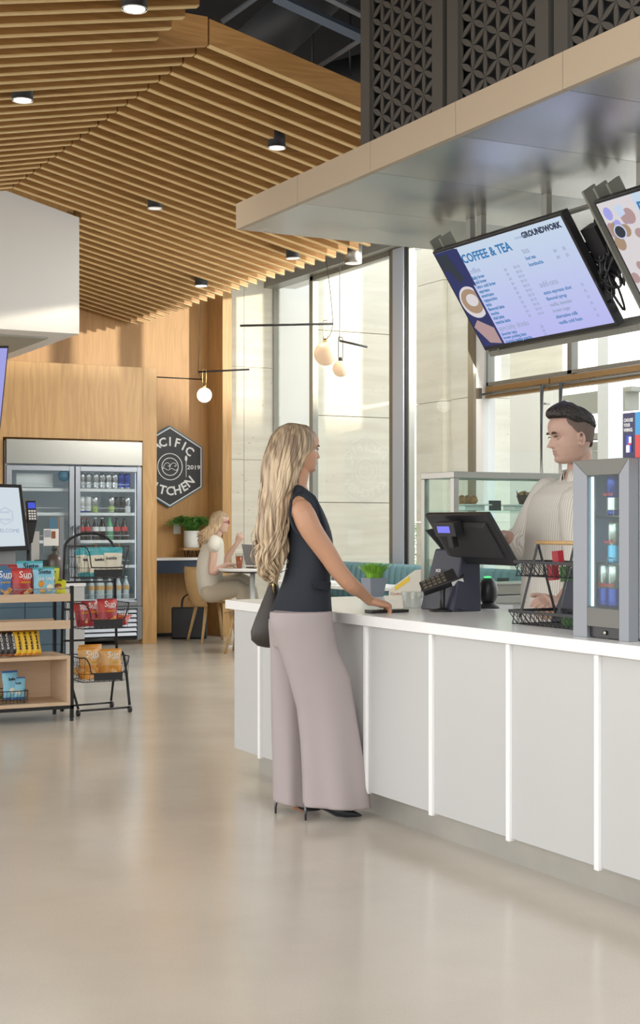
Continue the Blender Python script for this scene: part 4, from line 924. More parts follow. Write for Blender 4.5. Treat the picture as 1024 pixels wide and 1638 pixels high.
for lv, L in rows.items():
    k = 0; tot = sum(len(e[3]) for e in L)
    for nm, typ, ms, pxs in L:
        proto = can_proto(ms) if typ == 'can' else bottle_proto(*ms)
        for j, px in enumerate(pxs):
            c = ony(px, 0, YF+.10); 
            lab = f'{nm} drink {"can" if typ=="can" else "bottle"}, {ORD[k]} from the left on the {shn[lv]} shelf of the fridge'; k += 1
            g = f'drinks on the {shn[lv]} fridge shelf'
            if j == 0: proto.location = (c.x, YF+.10, FS[lv]); proto['label'] = lab; proto['group'] = g
            else: dup(proto, (c.x, YF+.10, FS[lv]), 0, lab, g)
q = MB(); q.box(GX0+.15, GX0+.55, YF+.10, YF+.5, 1.71, 1.86); tag(q.build('drinks_carton', 'can_white', bevel=.004), 'pale carton on the top left shelf of the fridge', 'carton')
# ================================================================ HEXAGON SIGN
def hexsign():
    cx = ony(269,0,YB).x-.0; cz = (ony(269,681,YB-.05).z+ony(269,812,YB-.05).z)/2; R = (ony(269,681,YB-.05).z-ony(269,812,YB-.05).z)/2
    t = thing('hexagon_sign', 'black hexagonal wall sign with a blue edge and wave emblem', 'sign', (cx, YB-.05, cz-R))
    X = frame((cx, YB-.002, cz), (1,0,0), (0,0,1))   # local z points to -Y
    def hx(r): return [(r*math.sin(k*PI/3), r*math.cos(k*PI/3)) for k in range(6)]
    q = MB(); q.prism(hx(R), .05, 0, X); q.build('edge_board', 'hex_blue', t)
    q = MB(); q.prism(hx(R*.965), .004, 0, X @ Matrix.Translation((0,0,.05))); q.build('border_line', 'white_print', t)
    q = MB(); q.prism(hx(R*.935), .004, 0, X @ Matrix.Translation((0,0,.0525))); q.build('face', 'hex_black', t)
    q = MB(); Z = .0575
    def arc(txt, r, a0, a1, up):
        n = len(txt)
        for i, ch in enumerate(txt):
            a = a0+(a1-a0)*i/(n-1)
            if up: Y = X @ Matrix.Translation((r*math.sin(a), r*math.cos(a)*.92, Z)) @ Matrix.Rotation(-a*.8, 4, 'Z')
            else: Y = X @ Matrix.Translation((r*math.sin(a), -r*math.cos(a)*.92, Z)) @ Matrix.Rotation(a*.8, 4, 'Z')
            q.text(ch, .145, Y, 0, .003, 'CENTER', bold=.022)
    arc('PACIFIC', .315, -.88, .88, True); arc('KITCHEN', .315, -.92, .92, False)
    q.text('2019', .068, X @ Matrix.Translation((.300,-.005,Z)), 0, .003, 'CENTER', sx=1.25, bold=.015); q.text('EST', .068, X @ Matrix.Translation((-.275,-.005,Z)), 0, .003, 'CENTER', sx=1.25, bold=.015)
    q.build('lettering', 'white_print', t)
    q = MB()
    def ring(r, w_): q.loft([[X @ Vector((rr*math.cos(2*PI*k/40), rr*math.sin(2*PI*k/40), zz)) for k in range(40)] for rr, zz in ((r,Z),(r+w_,Z),(r+w_,Z+.003),(r,Z+.003),(r,Z))], cap=False, sm=False)
    ring(.150, .009); ring(.098, .009)
    for dx in (-.035, .045):
        pts = [(-.055,-.02),(-.03,.03),(.0,.045),(.03,.03),(.025,.005),(.008,.012)]
        q.tube([X @ Vector((a+dx, b_, Z+.002)) for a, b_ in [tuple(v)[:2] for v in catmull([(a,b_,0) for a,b_ in pts], 4)]], .0045, 6)
    q.tube([X @ Vector((-.098+.196*i/10, -.03+.012*math.sin(i*1.3), Z+.002)) for i in range(11)], .004, 6)
    q.prism([(.203+.016*math.cos(2*PI*k/16), .10+.035*math.sin(2*PI*k/16)) for k in range(16)], .003, 0, X @ Matrix.Translation((0,0,Z))); q.tube([X @ Vector((.203,.08,Z+.002)), X @ Vector((.203,-.12,Z+.002))], .005, 6)
    for k in (-1,0,1): q.tube([X @ Vector((-.203+k*.012,.12,Z+.002)), X @ Vector((-.203+k*.012,.06,Z+.002))], .003, 6)
    q.tube([X @ Vector((-.203,.06,Z+.002)), X @ Vector((-.203,-.12,Z+.002))], .005, 6)
    q.build('emblem', 'white_print', t)
hexsign()
# desk ledge
p0 = ony(318, 893, YB-.35); t = thing('wall_desk', 'dark navy wall desk with a thin white top under the hexagon sign', 'desk', (6.3, YB-.3, 0))
q = MB(); q.box(5.2, 6.93, YB-.45, YB-.002, ony(280,917,YB-.45).z, ony(280,896.5,YB-.45).z); q.build('apron', 'navy_desk', t)
q = MB(); q.box(5.19, 6.94, YB-.47, YB-.002, ony(280,896.3,YB-.47).z, ony(280,892.5,YB-.47).z); q.build('top', 'quartz', t)
q = MB(); q.box(5.3, 6.9, YB-.10, YB-.04, 0, .04); q.build('foot_rail', 'black_matt', t)
DZ = ony(280,892.5,YB-.47).z
# bracket shelf + fern
c = ony(311, 868, YB-.18); t = thing('plant_stand', 'small wooden stand with hairpin legs on the navy desk', 'stand', (c.x, c.y, DZ))
z1 = ony(311,877,YB-.18).z; q = MB(); q.box(c.x-.17, c.x+.17, YB-.27, YB-.08, z1-.022, z1+.006); q.build('top', 'bracket_wood', t, bevel=.003)
q = MB()
for sx in (-1,1):
    for yy in (YB-.24, YB-.11): q.tube([(c.x+sx*.10,yy,z1-.022),(c.x+sx*.085,yy,DZ+.002),(c.x+sx*.06,yy,DZ+.002),(c.x+sx*.05,yy,z1-.022)], .005, 6)
q.build('leg', 'black_wire', t)
def fern():
    cc = ony(306.5, 877, YB-.175); cc.z = z1+.006; t = thing('potted_fern', 'bushy fern in a white cylindrical pot below the hexagon sign', 'plant', tuple(cc))
    h = .20; r = .092; q = MB(); q.lathe([(r*.93,0),(r,.01),(r,h),(r*.9,h),(r*.88,h-.02)], cc, 28); q.build('pot', 'planter_white', t)
    q = MB(); q.lathe([(r*.88,h-.03),(r*.88,h-.02)], cc, 20); q.build('soil', 'soil', t)
    R = random.Random(4); q = MB()
    for i in range(130):
        a = R.random()*2*PI; L = .13+.17*R.random(); lift = .20+.16*R.random()
        if i % 3 == 0: L *= .6; lift += .04
        d = Vector((math.cos(a), math.sin(a)*.55, 0)); s_ = Vector((-d.y, d.x, 0)).normalized(); o = cc+d*.04+Vector((0,0,h-.02)); pts = []
        for k in range(9):
            f = k/8; pts.append(o+d*(L*f)+Vector((0,0,lift*f*1.6-lift*1.25*f*f)))
        q.tube(pts, .0016, 4)
        for k in range(1,9):
            w_ = .045*(1-abs(k/8-.4)*1.1)
            for sg in (1,-1):
                tip = pts[k]+s_*(sg*w_)+d*.016+Vector((0,0,-.006+.01*R.random())); bq = pts[k]; e = d*.011
                q.add([bq-e, bq+e, (bq+tip)/2+e*1.1+Vector((0,0,.004)), tip, (bq+tip)/2-e], [(0,1,2,3,4)])
    q.build('fronds', 'fern_green', t)
fern()
c = ony(283, 846, YB-.003); q = MB(); q.box(c.x-.045, c.x+.045, YB-.012, YB-.001, c.z-.06, c.z+.06); tag(q.build('wall_socket', 'white_print', bevel=.002), 'white wall socket plate behind the fern', 'socket')

# ================================================================ SNACK SHELF
SX0, SX1, SY0, SY1 = 1.75, 3.11, 9.49, 9.87
def snack_shelf():
    t = thing('snack_shelf', 'black-framed birch snack shelf with three lipped levels and a box base', 'shelf', ((SX0+SX1)/2, (SY0+SY1)/2, 0))
    for x, y, h in ((SX1,SY0,.905),(SX1,SY1,.86),(SX0,SY0,.905),(SX0,SY1,.86)):
        q = MB(); q.box(x-.022, x, y-(.0 if y==SY1 else 0), y+.022, .02, h); q.lathe([(.014,0),(.014,.02),(.008,.022)], (x-.011,y+.011,0), 12); q.build('leg', 'black_wire', t)
    for zt, zb, nm in ((.855,.802,'top_board'),(.676,.618,'middle_board')):
        q = MB(); q.box(SX0, SX1-.023, SY0, SY0+.018, zb, zt); q.box(SX0, SX1-.023, SY0+.018, SY1, zb+.004, zb+.02); q.box(SX0, SX1-.023, SY1-.016, SY1, zb+.02, zt-.01); q.build(nm, 'birch_shelf', t, bevel=.002)
    q = MB(); q.box(SX0, SX1-.023, SY0, SY1, .415, .438); q.box(SX0, SX1-.023, SY0, SY1, .105, .128); q.box(SX1-.047, SX1-.023, SY0, SY1, .128, .415); q.box(SX0, SX0+.02, SY0, SY1, .128, .415); q.box(SX0+.02, SX1-.047, SY1-.015, SY1, .128, .415); q.build('box_base', 'birch_shelf', t, bevel=.002)
    q = MB(); q.box(SX0-.0, SX1, SY0, SY0+.02, .082, .104); q.box(SX0, SX1, SY1, SY1+.02, .082, .104); q.box(SX1-.02, SX1, SY0, SY1, .082, .104); q.box(SX1-.021,SX1-.001,SY0+.02,SY1,.80,.815); q.build('rail', 'black_wire', t)
    q = MB(); zz = .888
    q.tube([(SX0,SY0+.005,zz),(SX1-.02,SY0+.005,zz)], .0028, 6); q.tube([(SX1-.012,SY0+.01,zz),(SX1-.012,SY1,zz-.01)], .0028, 6)
    x = SX0+.03
    while x < SX1-.14:
        q.tube(catmull([(x,SY0+.005,.857),(x+.035,SY0+.005,.866),(x+.06,SY0+.005,.884),(x+.085,SY0+.005,.880),(x+.08,SY0+.005,.862),(x+.062,SY0+.005,.866)],4), .0018, 5); x += .125
    q.build('scroll_rail', 'grey_plastic', t)
snack_shelf()
def bag_mesh(w_, h_, d_, nx=10, nz=14, seed=0, zones=None):
    R = random.Random(seed); off = Vector((R.random()*50, R.random()*50, R.random()*50)); q = MB(); vs = []; fs = []; ms = []
    for side in (0,1):
        for j in range(nz+1):
            v = j/nz
            for i in range(nx+1):
                u = i/nx*2-1; e = (1-abs(u)**2.6)*(1-abs(2*v-1)**5)**.8; e = max(0, e)
                wob = noise.noise(Vector((u*1.8, v*3.5, side*3))+off)*.18*e
                y_ = (e*.5+wob*.6)*d_*(1 if side else -1); pin = 1-.07*math.sin(PI*v)**2
                x_ = u*w_/2*pin + noise.noise(Vector((v*4,side,u))+off)*.004
                vs.append((x_, y_, v*h_))
    n1 = (nx+1)*(nz+1)
    for side in (0,1):
        for j in range(nz):
            for i in range(nx):
                a = side*n1+j*(nx+1)+i; f = (a, a+1, a+nx+2, a+nx+1); fs.append(f if side == 0 else tuple(reversed(f)))
                v = (j+.5)/nz; m_ = 0
                if zones:
                    for z0_, z1_, mm in zones:
                        if z0_ <= v < z1_: m_ = mm
                ms.append(m_)
    b0 = len(q.v); q.v += [Vector(p_) for p_ in vs]; q.f += [list(f) for f in fs]; q.m += ms; q.s += [True]*len(fs); return q
def make_bag(name, lab, cat, mats_, w_=.155, h_=.20, d_=.06, zones=((.93,1,1),(0,.06,1)), texts=(), seed=0, blobs=()):
    t = thing(name, lab, cat, (0,0,0)); bag_mesh(w_, h_, d_, seed=seed, zones=zones).build('bag', list(mats_), t)
    if texts:
        q = MB()
        for s_, size, x_, z_, m_ in texts:
            dd = d_*.5*(1-abs(2*z_-1)**5)*.93; q.text(s_, size*w_, frame((x_*w_, -dd-.004, z_*h_), (1,0,0), (0,0,1)), m_, .004, 'CENTER', bold=.006)
        q.build('lettering', ['white_print','candy_yellow','hex_black'], t)
    if blobs:
        q = MB()
        for x_, z_, r_, m_ in blobs: q.lathe([(r_*w_,0),(r_*w_*.8,.004)], (x_*w_, -d_*.43, z_*h_), 12, m_, axis=(0,-1,0))
        q.build('picture', ['orange_pack','tan_pack','cream_pack','brown_pack'], t)
    return t
SUN = (('Sun', .40, .08, .78, 0), ('CHIPS', .13, .14, .66, 0), ('HARVEST', .10, .08, .52, 1))
CH = ((.1,.2,.14,1),(.25,.27,.12,0),(-.05,.28,.12,1))
def place(proto, loc, rx, rz, lab, first, sc_=1, group=None):
    o = proto if first else dup(proto)
    o.location = loc; o.rotation_euler = (rx, 0, rz); o.scale = (sc_,)*3; o['label'] = lab
    if group: o['group'] = group
    return o
zb_ = .824
bagA = make_bag('snack_bag', '', 'snack bag', ('red_pack','red_deep','candy_yellow'), texts=SUN, blobs=CH, seed=1, zones=((.0,.5,1),(.93,1,1)))
bagB = make_bag('snack_bag', '', 'snack bag', ('blue_pack','hex_blue'), texts=SUN, blobs=CH, seed=2)
bagC = make_bag('snack_bag', '', 'snack bag', ('lightblue_pack','teal_pack'), texts=(('Siete', .30, .0, .85, 2), ('SEA SALT', .19, .05, .62, 0)), blobs=((-.15,.45,.16,0),(.2,.33,.17,2),(-.12,.25,.14,1)), seed=3, w_=.165, h_=.22)
bagD = make_bag('snack_bag', '', 'snack bag', ('yellow_pack','green_pack'), texts=(('almonds', .16, .0, .82, 2),), blobs=((.05,.5,.2,3),(-.1,.4,.16,3),(.12,.32,.15,1)), seed=4, w_=.13, h_=.19, d_=.045)
def bx(px): return ony(px, 0, SY0+.1).x
G = 'snack bags on the top shelf board'
rx = -.10
place(bagB, (bx(3), SY0+.075, zb_), rx, .05, 'blue bag of chips in the front row at the left edge of the top shelf', True, 1.02, G)
place(bagA, (bx(35), SY0+.075, zb_), rx, .10, 'red bag of chips in the front row between the blue and light blue bags', True, 1.0, G)
place(bagC, (bx(69), SY0+.07, zb_), rx, .05, 'light blue bag of tortilla chips in the front row of the top shelf', True, .93, G)
place(bagC, (bx(55), SY0+.20, zb_), -.05, 0, 'light blue bag of tortilla chips in the second row, behind its twin', False, 1.12, G)
place(bagA, (bx(16), SY0+.20, zb_), -.05, 0, 'red bag of chips in the second row at the left end of the top shelf', False, 1.12, G)
place(bagA, (bx(26), SY0+.15, zb_), -.05, .2, 'red bag of chips wedged between the first and second row', False, 1.0, G)
place(bagB, (bx(-2), SY0+.16, zb_), -.05, 0, 'blue bag of chips in the second row at the left edge', False, 1.1, G)
place(bagD, (bx(88), SY0+.22, zb_), -.05, 0, 'upright lime yellow bag of nuts behind the light blue bags', True, 1.1, G)
place(bagD, (bx(93), SY0+.12, zb_+.01), -.95, -.3, 'lime yellow bag of nuts lying back at the right end of the top shelf', False, .95, G)
# candy packs on the box top
cy = make_bag('candy_pack', '', 'candy pack', ('candy_yellow','orange_pack'), w_=.075, h_=.175, d_=.05, texts=(("M&M'S", .30, 0, .55, 2),), seed=6, zones=((.94,1,1),(0,.06,1)))
cb_ = make_bag('candy_pack', '', 'candy pack', ('candy_black','brown_pack'), w_=.075, h_=.175, d_=.05, texts=(("SKOR", .30, 0, .55, 0),), seed=7)
for q_ in (cy, cb_):
    for ch in q_.children:
        if ch.name.startswith('lettering'):
            for v in ch.data.vertices: x_, z_ = v.co.x, v.co.z-.096; v.co.x, v.co.z = -z_*.9, x_*2.0+.096
xs_ = [(8,0),(17,0),(27,0),(36,1),(46,1),(55,1),(64,1)]
fy = fb = True
for i,(px,k) in enumerate([(px-6,k) for px,k in xs_]):
    pr = cy if k else cb_; lab = f'{"yellow" if k else "black"} candy pack standing {ORD[i]} from the left in the row on the box base'
    place(pr, (bx(px), SY0+.08, .445), -.30, 1.0*.25, lab, fy if k else fb, .98, 'candy packs on the box base')
    if k: fy = False
    else: fb = False
for i, px in enumerate((20, 42, 58)): place(cy, (bx(px)+.02, SY0+.17, .445), -.2, .2, f'yellow candy pack in the back row, {ORD[i]} from the left', False, 1.03, 'candy packs on the box base')
# wire tray with blue bags in the box base
q = MB(); tx0, tx1 = 2.45, ony(43,0,SY0+.06).x; ty0, ty1 = SY0+.03, SY0+.24; tz0, tz1 = .130, .215
for z in (tz0+.004, (tz0+tz1)/2, tz1):
    e = .015*(tz1-z)/(tz1-tz0); pts = [(tx0+e,ty0+e,z),(tx1-e,ty0+e,z),(tx1-e,ty1-e,z),(tx0+e,ty1-e,z),(tx0+e,ty0+e,z)]; q.tube(pts, .003 if z == tz1 else .0016, 6)
for k in range(16):
    x = tx0+(tx1-tx0)*k/15
    for y,e in ((ty0,.015),(ty1,-.015)): q.tube([(x,y,tz1),(x,y+e,tz0+.004)], .0015, 4)
for k in range(8):
    y = ty0+(ty1-ty0)*k/7
    for x,e in ((tx0,.015),(tx1,-.015)): q.tube([(x,y,tz1),(x+e,y,tz0+.004)], .0015, 4)
tag(q.build('wire_tray', 'black_wire'), 'small black wire tray in the box base of the snack shelf', 'tray')
be = make_bag('snack_bag', '', 'snack bag', ('lightblue_pack','blue_pack'), w_=.10, h_=.16, d_=.04, seed=8, blobs=((0,.3,.2,2),), texts=(('kale', .25, 0, .7, 2),))
place(be, (ony(17,0,SY0+.15).x, SY0+.13, .150), -.15, .25, 'light blue bag standing at the left in the small wire tray', True, 1.2)
place(be, (ony(27,0,SY0+.15).x, SY0+.11, .150), -.30, -.15, 'light blue bag standing at the right in the small wire tray', False, .95)
place(bagD, (ony(6,0,SY0+.08).x, SY0+.13, .165), -1.4, .9, 'flat lime yellow pack at the bottom of the small wire tray', False, .7)
# ================================================================ BASKET RACK
def rack():
    t = thing('basket_rack', 'black wire rack with three hanging baskets and an arched top', 'rack', (3.40, 9.95, 0))
    xl, xr, yc_ = ony(104,0,9.92).x, ony(184,0,9.92).x, 9.92; q = MB(); zt = 1.20
    pts = [(xl,yc_+.10,.05),(xl,yc_+.02,zt-.06)]; arch = [(xl+(xr-xl)*(.5-.5*math.cos(a)), yc_+.02, zt-.06+.115*math.sin(a)) for a in [PI*k/14 for k in range(15)]]
    q.tube(pts[:1]+arch+[(xr+.02,yc_+.02,.42)], .010, 8)
    for z in (.91,.50,.72): q.tube([(xl,yc_+.03,z),(xr,yc_+.03,z)], .007, 6)
    # feet
    q.tube([(3.21,9.70,.035),(3.60,9.74,.035)], .007, 6); q.tube([(3.19,10.0,.035),(3.58,10.06,.035)], .007, 6)
    q.tube(catmull([(xr+.02,yc_,.40),(xr+.05,yc_-.05,.38),(3.60,9.745,.05)],5), .010, 8); q.tube([(xr+.02,yc_+.02,.42),(3.575,10.06,.05)], .009, 8); q.tube([(xl,yc_+.10,.42),(3.19,10.0,.05)], .009, 8); q.tube([(xl,yc_+.06,.42),(3.21,9.70,.05)], .009, 8)
    q.build('frame', 'black_wire', t)
    for x,y in ((3.21,9.70),(3.60,9.74),(3.19,10.0),(3.58,10.06)):
        q = MB(); q.lathe([(.022,0),(.022,.02)], (x-.01,y,.022), 14, axis=(1,0,0)); q.build('wheel', 'black_plastic', t)
    out = []
    for nm, zt_, zb, in (('basket',1.165,.945),('basket',.775,.60),('basket',.405,.235)):
        q = MB(); x0, x1, y0, y1 = xl+.008, xr-.005, yc_-.30, yc_
        def rim(z, e, r, front=True):
            q.tube([(x0+e,y1,z),(x0+e,y0+e,z)], r, 5); q.tube([(x1-e,y1,z),(x1-e,y0+e,z)], r, 5); q.tube([(x0+e,y1,z),(x1-e,y1,z)], r, 5)
            if front: q.tube([(x0+e,y0+e,z),(x1-e,y0+e,z)], r, 5)
        H = zt_-zb
        rim(zt_, 0, .004, False); rim(zb, .03, .003); rim(zb+H*.33, .02, .0016); rim(zb+H*.66, .01, .0016, False)
        dx = (x1-x0)
        q.tube(catmull([(x0,y0,zt_),(x0+dx*.12,y0,zt_-.005),(x0+dx*.2,y0+.004,zt_-.05),(x0+dx*.24,y0+.012,zb+H*.40),(x0+dx*.32,y0+.014,zb+H*.34),(x0+dx*.85,y0+.014,zb+H*.34),(x0+dx*.92,y0+.012,zb+H*.42),(x0+dx*.97,y0+.004,zt_-.05),(x1,y0,zt_)],4), .0045, 6)
        for k in range(10):
            x = x0+(x1-x0)*k/9; f = .34 if 2 <= k <= 8 else .95
            q.tube([(x,y0+.03*(1-f),zb+H*f),(x,y0+.03,zb)], .0015, 4); q.tube([(x,y1,zt_),(x,y1,zb)], .0015, 4); q.tube([(x,y0+.03,zb),(x,y1,zb)], .0015, 4)
        for k in range(8):
            y = y0+.03+(y1-y0-.03)*k/7
            for x,e in ((x0,.03),(x1,-.03)): q.tube([(x,y,zt_),(x+e,y,zb)], .0015, 4)
        bo = q.build(nm, 'black_wire', t)
        q = MB(); q.box(x0+dx*.28, x0+dx*.86, y0-.006, y0-.003, zb+.010, zb+.062); q.build('label_plate', 'black_matt', bo)
        out.append((x0,x1,y0,y1,zb))
    return out
bk = rack()
pA = make_bag('snack_bag', '', 'snack bag', ('cream_pack','teal_pack'), w_=.15, h_=.19, d_=.06, seed=11, zones=((.80,1,1),(0,.12,1)), texts=(('kettle', .20, 0, .6, 2),))
pC = make_bag('snack_bag', '', 'snack bag', ('tan_pack','orange_pack'), w_=.155, h_=.20, d_=.06, seed=12, zones=((.0,.4,1),(.93,1,1)), texts=SUN, blobs=CH)
def inb(k, fx, fy_, dz=.01): x0,x1,y0,y1,zb = bk[k]; return (x0+(x1-x0)*fx, y0+(y1-y0)*fy_, zb+dz)
Gk = 'snack bags in the basket rack'
place(pA, inb(0,.25,.45), -.2, .5, 'cream and teal chip bag at the left of the top basket', True, 1, Gk); place(pA, inb(0,.50,.32), -.35, .15, 'cream and teal chip bag in the middle of the top basket', False, 1, Gk); place(pA, inb(0,.76,.42), -.15, -.25, 'cream and teal chip bag at the right of the top basket', False, 1.08, Gk); place(pA, inb(0,.4,.75), -.1, 0, 'cream and teal chip bag at the back of the top basket', False, 1.05, Gk)
place(bagA, inb(1,.20,.45), -.25, .5, 'red chip bag at the left of the middle basket', False, .85, Gk); place(bagA, inb(1,.42,.50), -.3, .3, 'red chip bag second in the middle basket', False, .9, Gk); place(bagA, inb(1,.70,.42), -.15, .05, 'red chip bag facing out at the right of the middle basket', False, .95, Gk); place(bagA, inb(1,.85,.25,.02), -1.2, -.6, 'red chip bag lying down at the right of the middle basket', False, .8, Gk)
place(pC, inb(2,.34,.50), -.1, .15, 'orange chip bag standing at the left of the lowest basket', True, 1.08, Gk); place(pC, inb(2,.78,.45), -.12, -.05, 'orange chip bag standing at the right of the lowest basket', False, 1.02, Gk); place(pC, inb(2,.30,.2,.02), -1.2, .5, 'orange chip bag lying at the front of the lowest basket', False, .85, Gk); place(pC, inb(2,.45,.8), -.05, .1, 'orange chip bag at the back of the lowest basket', False, 1.15, Gk)
# ================================================================ TILED KIOSK COUNTER
LY = 11.75; LX1 = 3.94; LT = .83
t = thing('kiosk_counter', 'blue tiled counter with a white end panel behind the snack shelf', 'counter', (3, LY, 0))
q = MB()
for i in range(9):
    for j in range(5):
        x1_ = LX1-.165-i*.34; q.box(x1_-.335, x1_-.003, LY, LY+.012, .02+j*.155, .02+j*.155+.150)
q.build('tile_front', 'tile_blue', t)
q = MB(); q.box(.5, LX1-.17, LY+.012, LY+.6, 0, LT-.03); q.build('body', 'hex_blue', t); q = MB(); q.box(LX1-.16, LX1, LY-.01, LY+.6, 0, LT-.03); q.build('end_panel', 'white_laminate', t)
q = MB(); q.box(.5, LX1+.01, LY-.02, LY+.62, LT-.03, LT); q.build('top', 'quartz', t, bevel=.003)
def kiosk():
    A = [ony(-60,772,LY+.05), ony(38,775,LY+.05), ony(48,880,LY-.0), ony(-50,884,LY-.0)]
    for k in (0,1): A[k].y += .06
    t = thing('order_kiosk', 'self-order touchscreen kiosk showing a pale welcome page, at the left edge', 'kiosk', (2.9, LY+.1, LT))
    q = MB(); q.hexa(A, [p+Vector((0,.035,.0)) for p in A]); q.build('screen_body', 'black_plastic', t, bevel=.004)
    def uv(u, v): 
        a = A[0].lerp(A[1], u); b_ = A[3].lerp(A[2], u); return a.lerp(b_, v)
    n_ = Vector((0,-1,0)); S = [uv(.03,.05), uv(.94,.05), uv(.93,.93), uv(.03,.93)]
    q = MB(); q.hexa([p+n_*.003 for p in S], [p+n_*.0005 for p in S]); q.build('display', 'scr_kiosk', t)
    c = uv(.66,.70); X = frame(c+n_*.004, A[1]-A[0], A[0]-A[3]); q = MB(); q.text('WELCOME', .043, X, 0, .0008, 'CENTER'); 
    c2 = uv(.66,.48); X2 = frame(c2+n_*.005, A[1]-A[0], A[0]-A[3]); 
    q.build('lettering', 'scr_grey_text', t); q = MB()
    for r_ in (.075,.066): 
        h = [X2 @ Vector((r_*math.sin(k*PI/3), r_*math.cos(k*PI/3), 0)) for k in range(7)]; q.tube(h, .0012, 4)
    q.text('PACIFIC', .022, X2 @ Matrix.Translation((0,.03,0)), 0, .0005, 'CENTER'); q.text('KITCHEN', .022, X2 @ Matrix.Translation((0,-.03,0)), 0, .0005, 'CENTER')
    q.build('emblem', 'scr_grey_text', t)
    q = MB(); q.box(A[1].x-.28, A[1].x-.06, LY+.08, LY+.2, LT, A[2].z+.05); q.box(A[1].x-.35, A[1].x+.02, LY+.0, LY+.25, LT, LT+.02); q.build('stand', 'grey_plastic', t)
kiosk()
def terminal():
    c = ony(50, 818, LY+.08); t = thing('payment_terminal', 'black payment terminal with a blue screen mounted beside the kiosk', 'payment terminal', (c.x, c.y, LT))
    A = frame(c, (1,0,0), (0,.25,1)); q = MB(); q.box(-.042,.042,-.088,.088,-.02,.02,0,A); b_ = q.build('body', 'black_plastic', t, bevel=.006)
    q = MB(); q.box(-.030,.030,.02,.070,.020,.0215,0,A); q.build('display', 'scr_term', b_)
    q = MB()
    for i in range(3):
        for j in range(4): q.box(-.03+i*.022,-.014+i*.022,-.075+j*.022,-.061+j*.022,.020,.0225, 0, A)
    q.build('keypad', 'white_print', b_)
    q = MB(); q.hexa([(c.x-.055,c.y-.02,c.z-.07),(c.x+.045,c.y-.02,c.z-.07),(c.x+.045,c.y+.06,c.z-.07),(c.x-.055,c.y+.06,c.z-.07)],[(c.x-.03,c.y,c.z-.26),(c.x+.01,c.y,c.z-.26),(c.x+.01,c.y+.06,c.z-.26),(c.x-.03,c.y+.06,c.z-.26)][::1]); q.tube([(c.x-.01,c.y+.03,c.z-.26),(c.x-.01,c.y+.03,LT)], .02, 10); q.build('holder', 'black_matt', t)
terminal()
c0_, c1_ = ony(70,846,LY+.1), ony(94,873,LY+.1)
t = thing('card_holder', 'clear holder with a small white printed card on the kiosk counter', 'card holder', ((c0_.x+c1_.x)/2, LY+.1, LT))
q = MB(); q.box(c0_.x, c1_.x, LY+.1, LY+.104, c1_.z, c0_.z); cd = q.build('card', 'paper_white', t); q = MB(); q.box(c0_.x+.005, c0_.x+.06, LY+.098, LY+.0995, c0_.z-.07, c0_.z-.01, 0); q.box(c0_.x+.065, c0_.x+.10, LY+.098, LY+.0995, c0_.z-.08, c0_.z-.02, 1)
q.build('picture', ['text_grey','brown_pack'], cd)
q = MB(); q.box(c0_.x-.0, c1_.x+.0, LY+.106, LY+.12, LT, c1_.z); q.build('stand', 'cup_plastic', t)
a, b_ = ony(101,827,LY+.3), ony(60,892,LY+.3); q = MB(); q.box(a.x-.035, a.x, LY+.28, LY+.34, LT, a.z); tag(q.build('post', 'alu'), 'slim grey metal post standing on the kiosk counter', 'post')
a = ony(51,850,LY+.2); b_ = ony(63,892,LY+.2); q = MB(); q.box(a.x, b_.x, LY+.2, LY+.23, LT, a.z); tag(q.build('paper_stack', 'paper_white'), 'white paper sheet standing beside the payment terminal', 'paper')
def bottle(px, py0, py1, rpx, m, lab, y):
    c = ony(px, 0, y); c.z = LT; h = ony(px, py0, y).z-LT; r = rpx/FPX*y; t = thing('dispenser_bottle', lab, 'bottle', tuple(c)); q = MB(); q.lathe([(r*.9,0),(r,.01),(r,h*.58),(r*.8,h*.72),(r*.3,h*.78),(r*.3,h*.86)], c, 20); q.build('bottle', m, t); q = MB(); q.lathe([(r*.34,h*.86),(r*.34,h)], c, 14); q.build('cap', 'black_plastic', t)
bottle(87, 872, 930, 13, 'brown_bottle', 'brown squat bottle on the kiosk counter', LY+.15)
q = MB(); c = ony(67,0,LY+.15); q.box(c.x-.05,c.x+.04,LY+.12,LY+.2,LT,LT+.19); tag(q.build('black_box','black_matt',bevel=.004), 'black box between the kiosk and the brown bottle', 'box')
# ================================================================ LOUNGE
BXK = 7.55
t = thing('banquette', 'teal channel-tufted banquette along the window', 'sofa', (7.2, 12, 0))
def chan(q, x, ya, yb, z0, z1, th, w=.115):
    y = ya
    while y < yb-.01:
        y2_ = min(yb, y+w); ym = (y+y2_)/2; ring = []
        prof = [(0,.0),(.018,.15),(.03,.5),(.018,.85),(0,1)]
        pts0 = [Vector((x+th, y, z0))]+[Vector((x-a, y+(y2_-y)*f, z0)) for a,f in prof]+[Vector((x+th, y2_, z0))]
        up = Vector((0.06,0,z1-z0)); 
        q.loft([pts0, [p+up*.93 for p in pts0], [p+up*.985+Vector((.02,0,0))*(1 if i not in (0,6) else 0) for i,p in enumerate(pts0)], [Vector((x+th*.6,p.y,z1)) for p in pts0]], 0, True)
        y += w
q = MB(); chan(q, 7.40, 9.6, 13.9, .40, .92, .14); q.build('backrest', 'teal_fabric', t)
q = MB(); q.box(6.95, 7.42, 9.6, 13.9, .28, .46); q.build('seat_cushion', 'teal_fabric', t, bevel=.03); q = MB(); q.box(7.0, 7.5, 9.65, 13.85, 0, .28); q.build('plinth', 'black_matt', t)
